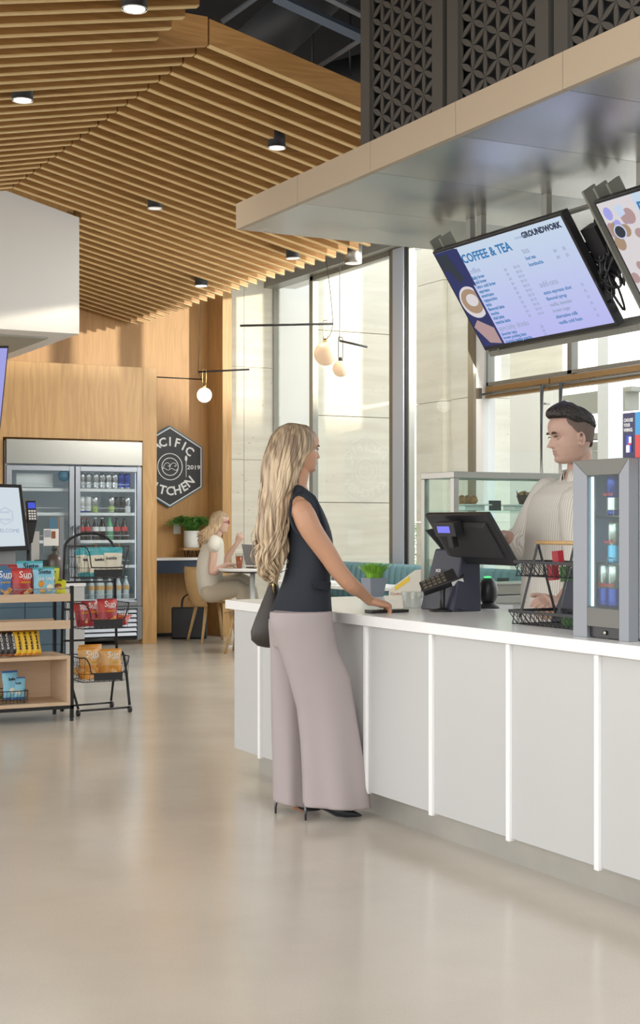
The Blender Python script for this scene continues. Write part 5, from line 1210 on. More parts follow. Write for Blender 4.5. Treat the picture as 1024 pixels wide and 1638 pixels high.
def cafe_table(x, y, lab, r=.36, rect=None, z=.76):
    t = thing('cafe_table', lab, 'table', (x, y, 0), 'white cafe tables in the lounge'); q = MB()
    if rect: q.box(x-rect[0], x+rect[0], y-rect[1], y+rect[1], z-.03, z)
    else: q.lathe([(r-.01,z-.03),(r,z-.02),(r,z)], (x,y,0), 40)
    q.build('tabletop', 'quartz', t, bevel=.004)
    q = MB(); q.lathe([(r*.85 if not rect else .2,z-.045),(r*.9 if not rect else .22,z-.03)], (x,y,0), 30); q.build('table_underside', 'black_matt', t)
    q = MB(); q.tube([(x,y,.02),(x,y,z-.04)], .028, 12)
    for a in (0,PI/2): 
        d = Vector((math.cos(a),math.sin(a),0))*.30; q.hexa([Vector((x,y,.0))-d+Vector((0,-.02,0)),Vector((x,y,0))+d+Vector((0,-.02,0)),Vector((x,y,0))+d+Vector((0,-.02,.015)),Vector((x,y,0))-d+Vector((0,-.02,.015))],[Vector((x,y,.0))-d+Vector((.0,.02,0)),Vector((x,y,0))+d+Vector((0,.02,0)),Vector((x,y,0))+d+Vector((0,.02,.015)),Vector((x,y,0))-d+Vector((0,.02,.015))])
    q.build('table_base', 'white_print', t)
# chair positions (facing +X)
def make_chair(lab):
    t = thing('wooden_chair', lab, 'chair', (0,0,0), 'moulded oak chairs in the lounge'); sh = .455
    # seat: x forward
    q = MB(); rings = []
    for i in range(9):
        f = i/8; x = -.20+.44*f; z = sh + .012*math.cos(PI*f) - (.03*max(0,f-.8)/.2)**1; hw = .205+.02*math.sin(PI*f)
        rings.append([Vector((x, y, z+.012*(abs(y)/.2)**2+dz)) for y,dz in [(-hw,0),(-hw*.5,0),(0,0),(hw*.5,0),(hw,0),(hw,-.014),(hw*.5,-.014),(0,-.014),(-hw*.5,-.014),(-hw,-.014)]])
    q.loft(rings); q.build('seat', 'chair_oak', t)
    q = MB(); rings = []
    for j in range(10):
        f = j/9; z = sh-.05+.44*f; xo = -.19-.10*f-.02*math.sin(PI*f); hw = .175+.05*math.sin(PI*min(1,f*.9)) - (.03 if j == 9 else 0); ring = []
        for y in (-1,-.6,-.2,.2,.6,1): ring.append(Vector((xo+.07*abs(y)**2.2*(1-.25*f), y*hw, z)))
        for y in (1,.6,.2,-.2,-.6,-1): ring.append(Vector((xo-.014+.07*abs(y)**2.2*(1-.25*f), y*hw, z)))
        rings.append(ring)
    q.loft(rings); q.build('backrest', 'chair_oak', t)
    for sx, sy in ((-1,-1),(-1,1),(1,-1),(1,1)):
        q = MB(); q.tube([(sx*.13+.01, sy*.13, sh-.02),(sx*.215+.01, sy*.205, 0)], [.021,.014], 10); q.build('leg', 'chair_oak', t)
    return t
L0 = onz(323,1030,0); ch = make_chair('oak chair with the seated woman, beside the black tote bag')
ch.location = (L0.x+.205, L0.y+.205, 0)
CHX, CHY = L0.x+.205, L0.y+.205
c2 = att(404, 905, 15.1); dup(ch, (c2.x-.02, c2.y+.0, 0), PI*.80, 'oak chair on the near side of the laptop table, behind the long haired woman')
TB = att(404, 912, 15.9); cafe_table(TB.x, TB.y, 'round white cafe table carrying the laptop and iced tea', .37, z=CAMZ+(838-909)/FPX*15.9)
TZ = CAMZ+(838-909)/FPX*15.9
tt = att(560, 920, 13.0); cafe_table(6.6, 11.5, 'white cafe table in front of the teal banquette', rect=(.30,.35), z=.76)
cafe_table(6.6, 12.8, 'white cafe table farther along the teal banquette', rect=(.30,.33), z=.76)
# laptop
p = att(402, 906, 15.85); p.z = TZ; t = thing('laptop', 'open dark grey laptop seen from behind on the round table', 'laptop', tuple(p))
X = frame(p, CR*.92+CF*.4, CF*.92-CR*.4); q = MB(); q.box(-.0,.19,-.16,.16,.001,.016,0,X); q.build('keyboard_base', 'laptop_grey', t)
a_ = att(386.5,870.5,15.75); b_ = att(393,904,15.75); c_ = att(417,904.5,15.75+.13); d_ = att(415,872,15.75+.13)
q = MB(); q.hexa([a_,b_,c_,d_],[v+CF*.012 for v in (a_,b_,c_,d_)]); q.build('lid', 'laptop_grey', t)
# iced tea
p = att(383, 909.5, 15.72); p.z = TZ; t = thing('iced_tea_glass', 'glass of amber iced tea beside the laptop', 'drink', tuple(p))
q = MB(); q.lathe([(.032,0),(.034,.003),(.044,.165),(.042,.165),(.031,.006)], p, 20); q.build('glass', 'tea_glass', t)
q = MB(); q.lathe([(.030,.007),(.039,.135)], p, 20); q.build('tea', 'tea', t)
# tote bag on the floor
p0, p1 = onz(278,1022,0), onz(335,1022,0); c = (p0+p1)/2; t = thing('tote_bag', 'black leather tote bag on the floor beside the oak chair', 'bag', (c.x, c.y, 0))
hw = (p1-p0).length/2*.98; X = frame(c+Vector((0,.06,0)), CR, (0,0,1)); hh = .36
q = MB(); rings = []
for z, w_, d_ in ((0,.98,.075),(.02,1,.08),(.2,1,.075),(hh,1.02,.055)):
    rings.append([X @ Vector((w_*hw*a, z, d_*b_)) for a,b_ in ((-1,-1),(1,-1),(1,1),(-1,1))])
q.loft(rings, sm=False); q.build('bag', 'leather_black', t, bevel=.012)
q = MB()
for s_ in (-1,1): q.tube(catmull([X@Vector((-.09,hh-.03,s_*.05)), X@Vector((-.075,hh+.10,s_*.045)), X@Vector((0,hh+.15,s_*.03)), X@Vector((.075,hh+.10,s_*.045)), X@Vector((.09,hh-.03,s_*.05))],5), .009, 8)
q.build('handle', 'leather_black', t)
# shrub outside
q = MB(); R = random.Random(2); c = Vector((10.7, 17.8, 0)); 
for i in range(1500):
    a = R.random()*2*PI; z = R.random(); r = .55*math.sqrt(R.random())*(1-.4*z); p = c+Vector((r*math.cos(a), r*math.sin(a), .02+1.3*z)); d = Vector((R.uniform(-1,1),R.uniform(-1,1),R.uniform(-.2,1))).normalized(); e = d.orthogonal().normalized()*.018
    q.add([p-e, p+d*.035, p+e, p-d*.02], [(0,1,2,3)])
tag(q.build('green_shrub', 'fern_green'), 'green shrub outside the window by the column', 'plant')

# ================================================================ PEOPLE
def interp(tab, z):
    if z <= tab[0][0]: return tab[0][1]
    for (a,va),(b_,vb) in zip(tab, tab[1:]):
        if z <= b_: f = (z-a)/(b_-a); f = f*f*(3-2*f) if False else f; return va+(vb-va)*f
    return tab[-1][1]
FT = [(0,.16),(.02,.27),(.05,.335),(.09,.355),(.13,.335),(.155,.325),(.18,.355),(.205,.358),(.225,.342),(.25,.368),(.275,.365),(.31,.345),(.36,.355),(.44,.365),(.50,.360),(.54,.375),(.60,.405),(.70,.410),(.78,.385),(.85,.33),(.91,.25),(.96,.15),(.99,.06),(1,.0)]
FM = [(0,.16),(.03,.26),(.07,.31),(.13,.332),(.25,.346),(.38,.355),(.50,.362),(.56,.382),(.62,.404),(.70,.410),(.78,.385),(.85,.33),(.91,.25),(.96,.15),(.99,.06),(1,.0)]
BT = [(0,-.02),(.05,-.10),(.1,-.16),(.2,-.25),(.3,-.33),(.4,-.39),(.5,-.425),(.6,-.44),(.7,-.43),(.8,-.375),(.88,-.29),(.94,-.19),(.98,-.09),(1,-.0)]
WT = [(0,.05),(.02,.11),(.05,.155),(.1,.195),(.2,.245),(.3,.285),(.4,.31),(.5,.325),(.6,.335),(.7,.33),(.8,.29),(.88,.225),(.94,.15),(.98,.07),(1,.0)]
def head_geo(q, O, f, l, u, H, nose=1.0, jaw=1.0):
    n = 72; rings = []; K = 64
    for i in range(K+1):
        z = .003+.994*i/K; fr0 = interp(FT,z)-interp(FM,z); fx, bx_, w_ = interp(FM,z), interp(BT,z), interp(WT,z)*(jaw if z < .35 else 1); xc_ = (fx+bx_)/2; a = (fx-bx_)/2; ring = []
        for k in range(n):
            th = 2*PI*k/n; th = th + .35*math.sin(2*th)*0; cx, sy_ = math.cos(th), math.sin(th)
            x = xc_+a*math.copysign(abs(cx)**.9, cx); y = w_*math.copysign(abs(sy_)**.92, sy_)*(1-.10*max(0,cx))
            if cx > 0:
                x += fr0*math.exp(-(y/.10)**2); nh = 0
                if .33 < z <= .53: nh = (.53-z)/.20*.115*nose
                elif .295 < z <= .33: nh = (z-.295)/.035*.115*nose
                sg = .030+.02*max(0,(.42-z))/.12
                x += nh*math.exp(-(y/sg)**2)
                x -= .035*math.exp(-((abs(y)-.135)/.07)**2-((z-.485)/.05)**2)
                x += .012*math.exp(-((abs(y)-.13)/.08)**2-((z-.57)/.025)**2)
                x += .012*math.exp(-((abs(y)-.16)/.07)**2-((z-.38)/.06)**2)
                if .17 < z < .29: x -= .012*max(0, abs(y)-.10)*4*math.exp(-((z-.23)/.04)**2)
            ring.append(O+f*(x*H)+l*(y*H)+u*(z*H))
        rings.append(ring)
    q.loft(rings)
    for s_ in (-1,1):
        c = O+f*(-.045*H)+l*(s_*.325*H)+u*(.42*H); b3 = Matrix((( f.x,l.x,u.x),(f.y,l.y,u.y),(f.z,l.z,u.z)))
        pts = [c+f*(.062*H*math.cos(a)*(1 if math.sin(a)>-.3 else .7)-.012*H)+u*(.115*H*math.sin(a))+l*(s_*.025*H) for a in [PI*(.05+k/12*1.65)+(-.3) for k in range(13)]]
        q.tube(pts, .017*H, 8, rnd=True); q.ball(c-l*(s_*.012*H)-f*.01*H, .055*H, 12, 0, (1,1,1)); q.ball(c-u*.085*H+f*.012*H+l*(s_*.012*H), .03*H, 10)
def eyes(parent, O, f, l, u, H, iris='iris', brow='brow', look=0, thick=1.0, lips='lips', closed=False):
    q = MB()
    for s_ in (-1,1): q.ball(O+f*(.290*H)+l*(s_*.132*H)+u*(.485*H), .038*H, 16)
    q.build('eyes', 'eye_white' if not closed else iris, parent)
    if not closed:
        q = MB()
        for s_ in (-1,1): q.ball(O+f*(.306*H)+l*(s_*.133*H)+u*(.484*H), .026*H, 12)
        q.build('irises', iris, parent)
    q = MB()
    for s_ in (-1,1):
        q.tube([O+f*((.381-1.1*(a-.09)**2*1.0)*H)+l*(s_*a*H)+u*((.560+.022*math.sin((a-.06)/.15*PI))*H) for a in (.06,.10,.14,.18,.22)], [.008*H*thick,.015*H*thick,.016*H*thick,.012*H*thick,.004*H], 8, flat=.7)
    q.build('eyebrows', brow, parent)
    q = MB()
    for s_ in (-1,1):
        q.tube([O+f*((.356-1.1*(a-.11)**2)*H)+l*(s_*a*H)+u*((.500+.016*math.sin((a-.08)/.12*PI))*H) for a in (.08,.11,.14,.17,.205)], .009*H, 6)
    q.build('eyelashes', brow, parent)
    q = MB()
    for z, r, d in ((.205,.016,.343),(.245,.013,.350)):
        q.tube([O+f*((d-.9*y*y)*H)+l*(y*H)+u*((z+(.008 if z > .22 else -.004)*(1-abs(y)/.09))*H) for y in (-.09,-.05,0,.05,.09)], [.004*H,r*H,r*1.15*H,r*H,.004*H], 8, rnd=True)
    q.build('lips', lips, parent)
def hand(q, W, d, nrm, th, s=1.0, curl=(.5,.5,.5,.55), thumb=.4, spread=.03):
    d = d.normalized(); nrm = (nrm-d*d.dot(nrm)).normalized(); th = (th-d*d.dot(th)); th = (th-nrm*nrm.dot(th)).normalized()
    rings = []
    for f_, w_, h_ in ((-.01,.024,.019),(.012,.028,.018),(.045,.038,.016),(.075,.041,.0145),(.092,.038,.012)):
        rings.append([W+d*(f_*s)+th*(w_*s*math.cos(2*PI*k/14))+nrm*(h_*s*math.sin(2*PI*k/14)) for k in range(14)])
    q.loft(rings)
    for i,(o,L,r) in enumerate(((.029,.072,.0088),(.010,.080,.0090),(-.010,.074,.0086),(-.028,.057,.0076))):
        p = W+d*(.082*s)+th*(o*s); a = .10; pts = [p-d*.02*s, p]; base = (d+th*(o*spread*30)).normalized(); c = curl[i]
        for ph in (.45,.30,.25):
            a += c; v = base*math.cos(a)-nrm*math.sin(a); p = p+v*(L*ph*s); pts.append(p)
        q.tube(pts, [r*s*1.05,r*s*1.05,r*s,r*s*.92,r*s*.80], 10, rnd=True)
    p = W+d*(.022*s)+th*(.022*s); pts = [p]; a = thumb
    for L,dv in ((.040,(.75,.62)),(.032,(.90,.35)),(.026,(.97,.15))):
        v = (d*dv[0]+th*dv[1]-nrm*a).normalized(); p = p+v*(L*s); pts.append(p)
    q.tube(pts, [.015*s,.0115*s,.0105*s,.0085*s], 10, rnd=True)
def body_finish(o, vox, sm=3):
    r = o.modifiers.new('remesh','REMESH'); r.mode = 'VOXEL'; r.voxel_size = vox; r.use_smooth_shade = True
    s_ = o.modifiers.new('smooth','SMOOTH'); s_.iterations = sm; s_.factor = .5
def onpl(px, py, O, n):
    d = ray(px, py); return CO + d*((O-CO).dot(n)/d.dot(n))
UP = Vector((0,0,1))
class Fig:
    def __init__(s, O, f, ang_scale=None): s.O = O; s.f = f.normalized(); s.l = UP.cross(s.f); s.cosv = s.f.dot(CR); s.sinv = s.l.dot(CR)
    def P(s, px, py, lat=0): return onpl(px, py, s.O+s.l*lat, s.l)
    def ring(s, pl, pr, py, hw, lat=0, n=32, fold=0, ph=0, kf=9, sq=1.0, tilt=0):
        a, b_ = s.P(pl,py,lat), s.P(pr,py,lat); c = (a+b_)/2; hd0 = (b_-a).dot(s.f)/2; hd0 = math.sqrt(max(1e-6, hd0**2-(hw*s.sinv/s.cosv)**2)); out = []
        for k in range(n):
            th = 2*PI*k/n; cx, sy_ = math.cos(th), math.sin(th); g = 1+fold*math.sin(kf*th+ph)+fold*.5*math.sin(5*th-ph*2)
            out.append(c+s.f*(hd0*math.copysign(abs(cx)**sq,cx)*g)+s.l*(hw*math.copysign(abs(sy_)**sq,sy_)*g)+UP*(tilt*cx))
        return out
# ---------------------------------------------------------------- standing woman
O1 = att(478, 1300, 6.62); O1.z = 0
F1 = (CR*math.cos(.24)+CF*math.sin(.24)); W1_ = Fig(O1, F1)
t1 = thing('person', 'standing woman with long wavy blonde hair in a dark vest and wide mauve trousers', 'person', tuple(O1))
f, l = W1_.f, W1_.l; P = W1_.P
q = MB()
# torso core and legs
tor = [(457,496,801,.13),(460,520,830,.15),(462,524,870,.145),(464,520,905,.125),(452,520,945,.145),(448,522,990,.16),(450,520,1010,.15)]
q.loft([W1_.ring(a,b_,y,h) for a,b_,y,h in tor])
q.tube([P(485,1000,-.08), P(515,1130,-.09), P(520,1265,-.09), P(515,1280,-.09)], [.075,.055,.034,.03], 14, rnd=True)
q.tube([P(475,1000,.08), P(470,1130,.09), P(464,1262,.09), P(464,1275,.09)], [.075,.055,.034,.03], 14, rnd=True)
q.tube([P(478,802), P(475,776), P(479,752)], [.055,.046,.046], 16, rnd=True)
q.tube([P(478,806,.12), P(482,800,0), P(484,808,-.12)], [.045,.05,.045], 14, rnd=True)
# head
H1 = .213; hf = (CR*math.cos(.30)+CF*math.sin(.30)).normalized(); hl = UP.cross(hf); hu = UP
hO = P(480, 757)
head_geo(q, hO, hf, hl, hu, H1, .95)
# near (right) arm to the counter
sh = P(485,820,-.165); e1 = P(498,848,-.18); e2 = P(524,886,-.18); el = P(540,911,-.18); w2 = P(560,934,-.17); wr = att(592,961,6.64)
q.tube(catmull([sh, e1, e2, el, w2, (w2+wr)/2+Vector((0,0,.004)), wr],3), [.050,.052,.052,.050,.048,.046,.044,.042,.041,.040,.0385,.038,.037,.035,.032,.029,.026,.024,.0235][:19], 18, rnd=True)
q.ball(P(483,817,-.155), .050, 18)
wd = att(615,962,6.68)-att(592,961,6.64)
hand(q, wr, wd+Vector((0,0,-.012)), UP+CR*.1-CF*.2, CF*.9+CR*.0, 1.08, (.66,.74,.80,.86), .22)
# far arm resting forward on the counter
sh2 = P(472,822,.14); el2 = P(470,885,.17); wr2 = P(478,932,.15)
q.tube(catmull([sh2,(sh2+el2)/2,el2,(el2+wr2)/2,wr2],3), [.048,.047,.045,.043,.041,.039,.037,.035,.033,.030,.028,.025,.024][:13], 14, rnd=True)
hand(q, wr2, f*.4+Vector((0,0,-1)), l, f, .95)
# feet
for lat, (hx,hy),(tx,ty) in ((-.09,(492,1290),(574,1304)),(.09,(442,1288),(500,1298))):
    q.tube([P(hx+22,hy-22,lat), P((hx+tx)/2,(hy+ty)/2-2,lat), P(tx-14,ty-1,lat)], [.016,.014,.008], 12, rnd=True)
body = q.build('body', 'skin', t1); body_finish(body, .0034, 2)
eyes(t1, hO, hf, hl, hu, H1)
# vest
q = MB(); rows_ = [(463,480,775,.07),(459,489,781,.12),(457,500,790,.152),(456,508,800,.163),(456,515,812,.164),(457,523,829,.160),(458,531,852,.165),(459,534,872,.165),(459,532,892,.160),(457,529,910,.152),(451,529,932,.156),(441,530,955,.166),(432,531.5,975,.178),(426,532.5,988,.186),(425.5,532.5,991,.186)]
q.loft([W1_.ring(a,b_,y,h,fold=(.006 if y > 880 else 0),ph=y*.02,kf=6) for a,b_,y,h in rows_]); v = q.build('vest', 'vest_navy', t1, sub=1)
q = MB(); A = [P(500,927,-.178), P(529,931,-.12), P(528,945,-.118), P(503,941,-.182)]; q.hexa(A, [p_-l*.010 for p_ in A]); q.build('pocket_flap', 'vest_navy', v, bevel=.002)
q = MB(); pts = catmull([P(466,800,-.155),P(480,786,-.135),P(503,795,-.135),P(516,830,-.155),P(520,850,-.165),P(500,862,-.172),P(474,850,-.170),P(464,825,-.165),P(466,800,-.155)],4); q.tube(pts, .006, 6); q.build('armhole_seam', 'vest_navy', v)
q = MB(); q.tube(catmull([P(520,856,-.11), P(510,820,-.10), P(498,795,-.09), P(484,781,-.08)],4), [.012]*13, 6, flat=.5); q.build('lapel', 'vest_navy', v)
# trousers
rest = []
def leg(rows, lat, ph):
    R_ = []
    for i in range(len(rows)-1):
        for k in range(4):
            fr = k/4; r0, r1 = rows[i], rows[i+1]; v_ = [r0[j]+(r1[j]-r0[j])*fr for j in range(4)]; fo = max(0,(v_[2]-1030)/260)*.050
            R_.append(W1_.ring(v_[0],v_[1],v_[2],v_[3],lat,48,fo,ph+v_[2]*.004,6))
    r0 = rows[-1]; R_.append(W1_.ring(r0[0],r0[1],r0[2],r0[3],lat,48,.052,ph+r0[2]*.004,6,tilt=-.012)); return R_
near = [(431,531,978,.10),(431,533,1000,.10),(447,541,1040,.095),(461,560,1083,.088),(474,568,1133,.086),(479,576,1183,.09),(482,586,1245,.098),(483,594,1290,.105)]
far = [(430,520,978,.10),(429,520,1000,.10),(432,508,1040,.09),(432.5,497,1095,.085),(433,493,1150,.085),(435,493,1220,.09),(436,494,1285,.10)]
q = MB(); q.loft(leg(near,-.100,0)); q.loft(leg(far,.115,1.3)); q.loft([W1_.ring(a,b_,y,h) for a,b_,y,h in ((432,527,974,.17),(429,532,990,.185),(430,536,1010,.19),(436,538,1035,.17))])
tr = q.build('trousers', 'trousers', t1); body_finish(tr, .007, 6)
q = MB(); q.tube([P(530,1010,-.19),P(551,1090,-.207),P(560,1180,-.215),P(566,1285,-.232)], .0025, 5); 
# shoes
for i,(lat,(hx,hy),(tx,ty)) in enumerate(((-.085,(489,1292),(577,1306)),(.10,(441,1288),(512,1300)))):
    h0 = P(hx,hy,lat); t0 = P(tx,ty,lat); t0.z = .012; h0.z = .085; dd = (t0-h0); dh = Vector((dd.x,dd.y,0)).normalized(); sd_ = UP.cross(dh); L = Vector((dd.x,dd.y,0)).length; q = MB(); rr = []
    for fr, z0, z1, w_ in ((0,.065,.115,.018),(.12,.062,.12,.028),(.35,.038,.105,.030),(.55,.010,.075,.036),(.72,.003,.055,.040),(.88,.003,.035,.026),(.97,.004,.022,.012),(1.02,.006,.014,.004)):
        c = Vector((h0.x,h0.y,0))+dh*(L*fr); rr.append([c+sd_*(w_*math.cos(2*PI*k/14))+UP*((z0+z1)/2+(z1-z0)/2*math.sin(2*PI*k/14)) for k in range(14)])
    q.loft(rr); s__ = q.build('shoe', 'shoe_black', t1)
    q = MB(); c = Vector((h0.x,h0.y,0)); q.tube([c+UP*.088+dh*.004, c+UP*.03, c+UP*.0], [.012,.006,.005], 10); q.build('heel', 'shoe_black', s__)
# hair
Lb = [(0,462,678),(.05,448,684),(.10,437,697),(.2,426,730),(.32,421,770),(.45,418,816),(.58,414,860),(.72,414,889),(.84,419,916),(1,432,938)]
Rb = [(0,474,679),(.05,489,682),(.10,500,692),(.16,502,706),(.20,499,718),(.24,490,729),(.30,481,743),(.35,477,757),(.42,474,775),(.48,465,792),(.56,459,818),(.66,457,845),(.78,455,880),(.9,446,905),(1,436,925)]
def tabi(T, s_):
    for (a,x0,y0),(b_,x1,y1) in zip(T,T[1:]):
        if s_ <= b_: g = (s_-a)/(b_-a); return x0+(x1-x0)*g, y0+(y1-y0)*g
    return T[-1][1:]
TH_ = [(0,.02),(.05,.065),(.12,.085),(.3,.085),(.5,.08),(.8,.06),(1,.03)]
R = random.Random(21); q = MB()
def lock(u, side, rad, smax=1.0, amp=1.0, ph=0, outw=1.0):
    pts = []; rs = []; N = 34
    for i in range(N+1):
        s_ = smax*i/N; lx, ly = tabi(Lb, s_); rx_, ry_ = tabi(Rb, s_)
        uu = u; x = lx+(rx_-lx)*uu; y = ly+(ry_-ly)*uu
        dep = interp(TH_, s_)*math.sqrt(max(0,1-(2*uu-1)**2*.92))*side*outw
        wv = amp*max(0,(s_-.15))*10.5; x += wv*math.sin(s_*19+ph+uu*2.2)
        c = P(x, y, 0)+l*(dep - .004*math.cos(s_*17+ph)*amp)
        pts.append(c); rs.append(rad*(.7+.5*min(1,s_*6))*(1-.75*max(0,(s_/smax-.55)/.45)))
    q.tube(pts, rs, 7, flat=.75)
for i in range(58):
    u = (i+.5)/58; lock(u, -1, .0075, R.uniform(.86,1.0), 1, u*3+R.random()*.8)
for i in range(34): lock(R.random(), -1, .0065, R.uniform(.7,1.0), 1.2, R.random()*3, 1.10)
for i in range(26): lock((i+.5)/26, 1, .011, R.uniform(.8,1.0), 1, i*.4)
for i in range(22): lock(R.random()*.8, R.uniform(-.5,.5), .010, R.uniform(.85,1.0), 1, R.random()*4)
for i in range(12): lock(R.choice((.02,.0,-.05,.97,1.03)), R.uniform(-.6,.2), .0024, R.uniform(.85,1.0), 2.2, R.random()*6)
rr = []
for s_ in (.012,.03,.06,.1,.15,.2,.26,.32,.4,.5,.6,.7,.78):
    lx, ly = tabi(Lb, s_); rx_, ry_ = tabi(Rb, s_); th_ = interp(TH_, s_)*.93; cc = []
    for k in range(24):
        a = 2*PI*k/24; uu = .5+.47*math.cos(a); cc.append(P(lx+(rx_-lx)*uu, ly+(ry_-ly)*uu, 0)+l*(th_*math.sin(a)*(1-.6*max(0,(s_-.6)/.3))))
    rr.append(cc)
q.loft(rr)
q.build('hair', 'hair_blonde', t1)
# shoulder bag
O1b = att(420, 985, 6.82)
t = thing('shoulder_bag', 'dark brown leather shoulder bag hanging behind the standing woman', 'bag', (O1b.x, O1b.y, O1b.z-.1))
q = MB(); rr = []
for y, a, b_, d_ in ((925,434,441,.02),(940,428,447,.03),(965,418,452,.045),(990,408,455,.055),(1010,401,456,.06),(1024,402,455,.055),(1033,412,452,.035),(1036,425,446,.01)):
    c0_, c1_ = att(a,y,6.84), att(b_,y,6.84); c = (c0_+c1_)/2; h_ = (c1_-c0_)/2; rr.append([c+h_*math.cos(2*PI*k/20)+CF*(d_*math.sin(2*PI*k/20)) for k in range(20)])
q.loft(rr); q.build('bag', 'leather_brown', t)
q = MB(); q.tube(catmull([att(438,930,6.82), att(440,890,6.84), att(452,830,6.80), att(470,792,6.78)],5), .007, 8, flat=2.0); q.build('strap', 'leather_brown', t)
q = MB(); q.tube([att(436,925,6.80), att(438,948,6.80)], .004, 8); q.ball(att(437,922,6.79), .009, 10); q.build('buckle', 'gold', t)

# ---------------------------------------------------------------- barista
HT = 6.62; O2 = att(906, 1100, 6.72); O2.z = 0; F2 = Vector((-1,.10,0)).normalized(); l2 = UP.cross(F2)
t2 = thing('person', 'dark haired barista in a striped cream shirt behind the counter, looking down', 'person', tuple(O2))
hf = (Vector((-.97,.24,0)).normalized()+UP*-.10).normalized(); hl = UP.cross(hf).normalized(); hu = hf.cross(hl).normalized(); H2 = .248
hO = att(917, 741, HT)
q = MB(); head_geo(q, hO, hf, hl, hu, H2, 1.25, 1.02)
def Q(px, py, t): return att(px, py, t)
q.tube([Q(921,790,6.68), Q(927,752,6.67), Q(928,725,6.66)], [.070,.056,.054], 18, rnd=True)
def ringw(cx, cy, t, hw_, hd_, n=30, F=F2, L=l2, sq=.9, fold=0, ph=0): 
    c = att(cx, cy, t); o = []
    for k in range(n):
        a = 2*PI*k/n; g = 1+fold*math.sin(7*a+ph); o.append(c+F*(hd_*math.copysign(abs(math.cos(a))**sq,math.cos(a))*g)+L*(hw_*math.copysign(abs(math.sin(a))**sq,math.sin(a))*g))
    return o
q.loft([ringw(920,772,6.72,.10,.07), ringw(912,790,6.72,.19,.10), ringw(905,850,6.72,.19,.115), ringw(905,950,6.72,.18,.12), ringw(906,1010,6.72,.18,.12)])
q.tube([Q(900,1000,6.65)+l2*.0, Vector((O2.x,O2.y-.1,.5)), Vector((O2.x,O2.y-.1,.08))], [.09,.065,.05], 14, rnd=True); q.tube([Q(915,1000,6.8), Vector((O2.x,O2.y+.1,.5)), Vector((O2.x,O2.y+.1,.08))], [.09,.065,.05], 14, rnd=True)
# far arm towards the register screen
sR = Q(874,793,6.86); eR = Q(838,872,6.86); wR = Q(806,858,6.80)
q.tube(catmull([sR,(sR+eR)/2,eR,(eR+wR)/2,wR],3), [.058,.057,.056,.055,.053,.050,.048,.047,.045,.042,.038,.034,.031][:13], 16, rnd=True)
hand(q, wR, Q(780,852,6.72)-wR, UP+CR*.2, CF*-.9, 1.1, (.15,.25,.3,.35), .1)
# near arm resting on the counter edge
sN = Q(925,806,6.50); eN = Q(930,930,6.42); wN = Q(896,965,6.30)
q.tube(catmull([sN,(sN+eN)/2,eN,(eN+wN)/2,wN],3), [.058,.057,.056,.055,.052,.050,.048,.047,.045,.042,.038,.034,.031][:13], 16, rnd=True)
hand(q, wN, Q(870,958,6.20)-wN, UP*.7-CF*.7, UP*.6+CR*-.2, 1.1, (.55,.6,.6,.65), .3)
b_ = q.build('body', 'skin_man', t2); body_finish(b_, .0034, 2)
eyes(t2, hO, hf, hl, hu, H2, thick=1.8, lips='lips_man', closed=True, iris='skin_man')
# shirt
q = MB(); q.loft([ringw(927,764,6.69,.066,.060), ringw(923,768,6.70,.12,.074), ringw(916,775,6.715,.175,.096), ringw(907,792,6.72,.215,.120), ringw(902,815,6.72,.222,.135), ringw(899,850,6.72,.218,.142,fold=.01), ringw(897,900,6.72,.215,.148,fold=.02,ph=1), ringw(896,950,6.72,.215,.155,fold=.025,ph=1.6), ringw(896,1000,6.72,.215,.158,fold=.03,ph=2)])
q.tube(catmull([sR+Vector((.02,0,.01)),(sR+eR)/2,eR+Vector((.0,0,.004)),Q(822,866,6.84)],4), [.084,.085,.084,.083,.082,.082,.083,.085,.086,.082,.072,.066,.062], 20, rnd=True)
q.tube(catmull([sN,(sN+eN)/2,eN+Vector((0,0,.03))],4), [.088,.088,.086,.084,.080,.080,.080,.078,.076], 20, rnd=True)
s__ = q.build('shirt', 'shirt', t2); body_finish(s__, .007, 4)
q = MB(); a_ = Q(836,868,6.855); b2_ = Q(820,864,6.835); q.tube([a_, a_.lerp(b2_,.5), b2_], [.073,.070,.066], 20); q.build('cuff', 'shirt', s__)
q = MB()
def cring(r, z, zf, gap=.30):
    o = []
    for k in range(29):
        a = gap+(2*PI-2*gap)*k/28; fr_ = max(0, math.cos(a)); o.append(Q(927,763,6.68)+F2*(r*.92*math.cos(a)+.006)+l2*(r*math.sin(a))+UP*(z+zf*fr_))
    return o
q.loft([cring(.068,-.01,-.01), cring(.070,.036,-.012), cring(.077,.040,-.012), cring(.088,.018,-.032), cring(.100,-.010,-.055)], cap=False, closed=False)
co_ = q.build('collar', 'shirt', s__); sl_ = co_.modifiers.new('solid','SOLIDIFY'); sl_.thickness = .004
q = MB(); q.loft([ringw(920,985,6.72,.19,.135), Vector and ringw(0,0,1,0,0)] if False else [ringw(898,985,6.72,.20,.14), [Vector((p_.x,p_.y,.5)) for p_ in ringw(906,985,6.72,.19,.12)]]); 
for s_ in (-1,1): q.tube([Vector((O2.x,O2.y+s_*.1,.85)),Vector((O2.x,O2.y+s_*.1,.5)),Vector((O2.x,O2.y+s_*.1,.09))], [.11,.09,.075], 16)
tr2 = q.build('trousers', 'black_matt', t2); body_finish(tr2, .01, 3)
for s_ in (-1,1):
    q = MB(); c = Vector((O2.x,O2.y+s_*.1,0)); q.loft([[c+F2*x_+l2*(w_*math.cos(2*PI*k/12))+UP*max(0,h_/2+h_/2*math.sin(2*PI*k/12)) for k in range(12)] for x_,w_,h_ in ((-.09,.03,.07),(-.05,.042,.09),(.05,.046,.09),(.13,.046,.06),(.18,.03,.04))]); q.build('shoe', 'black_plastic', t2)
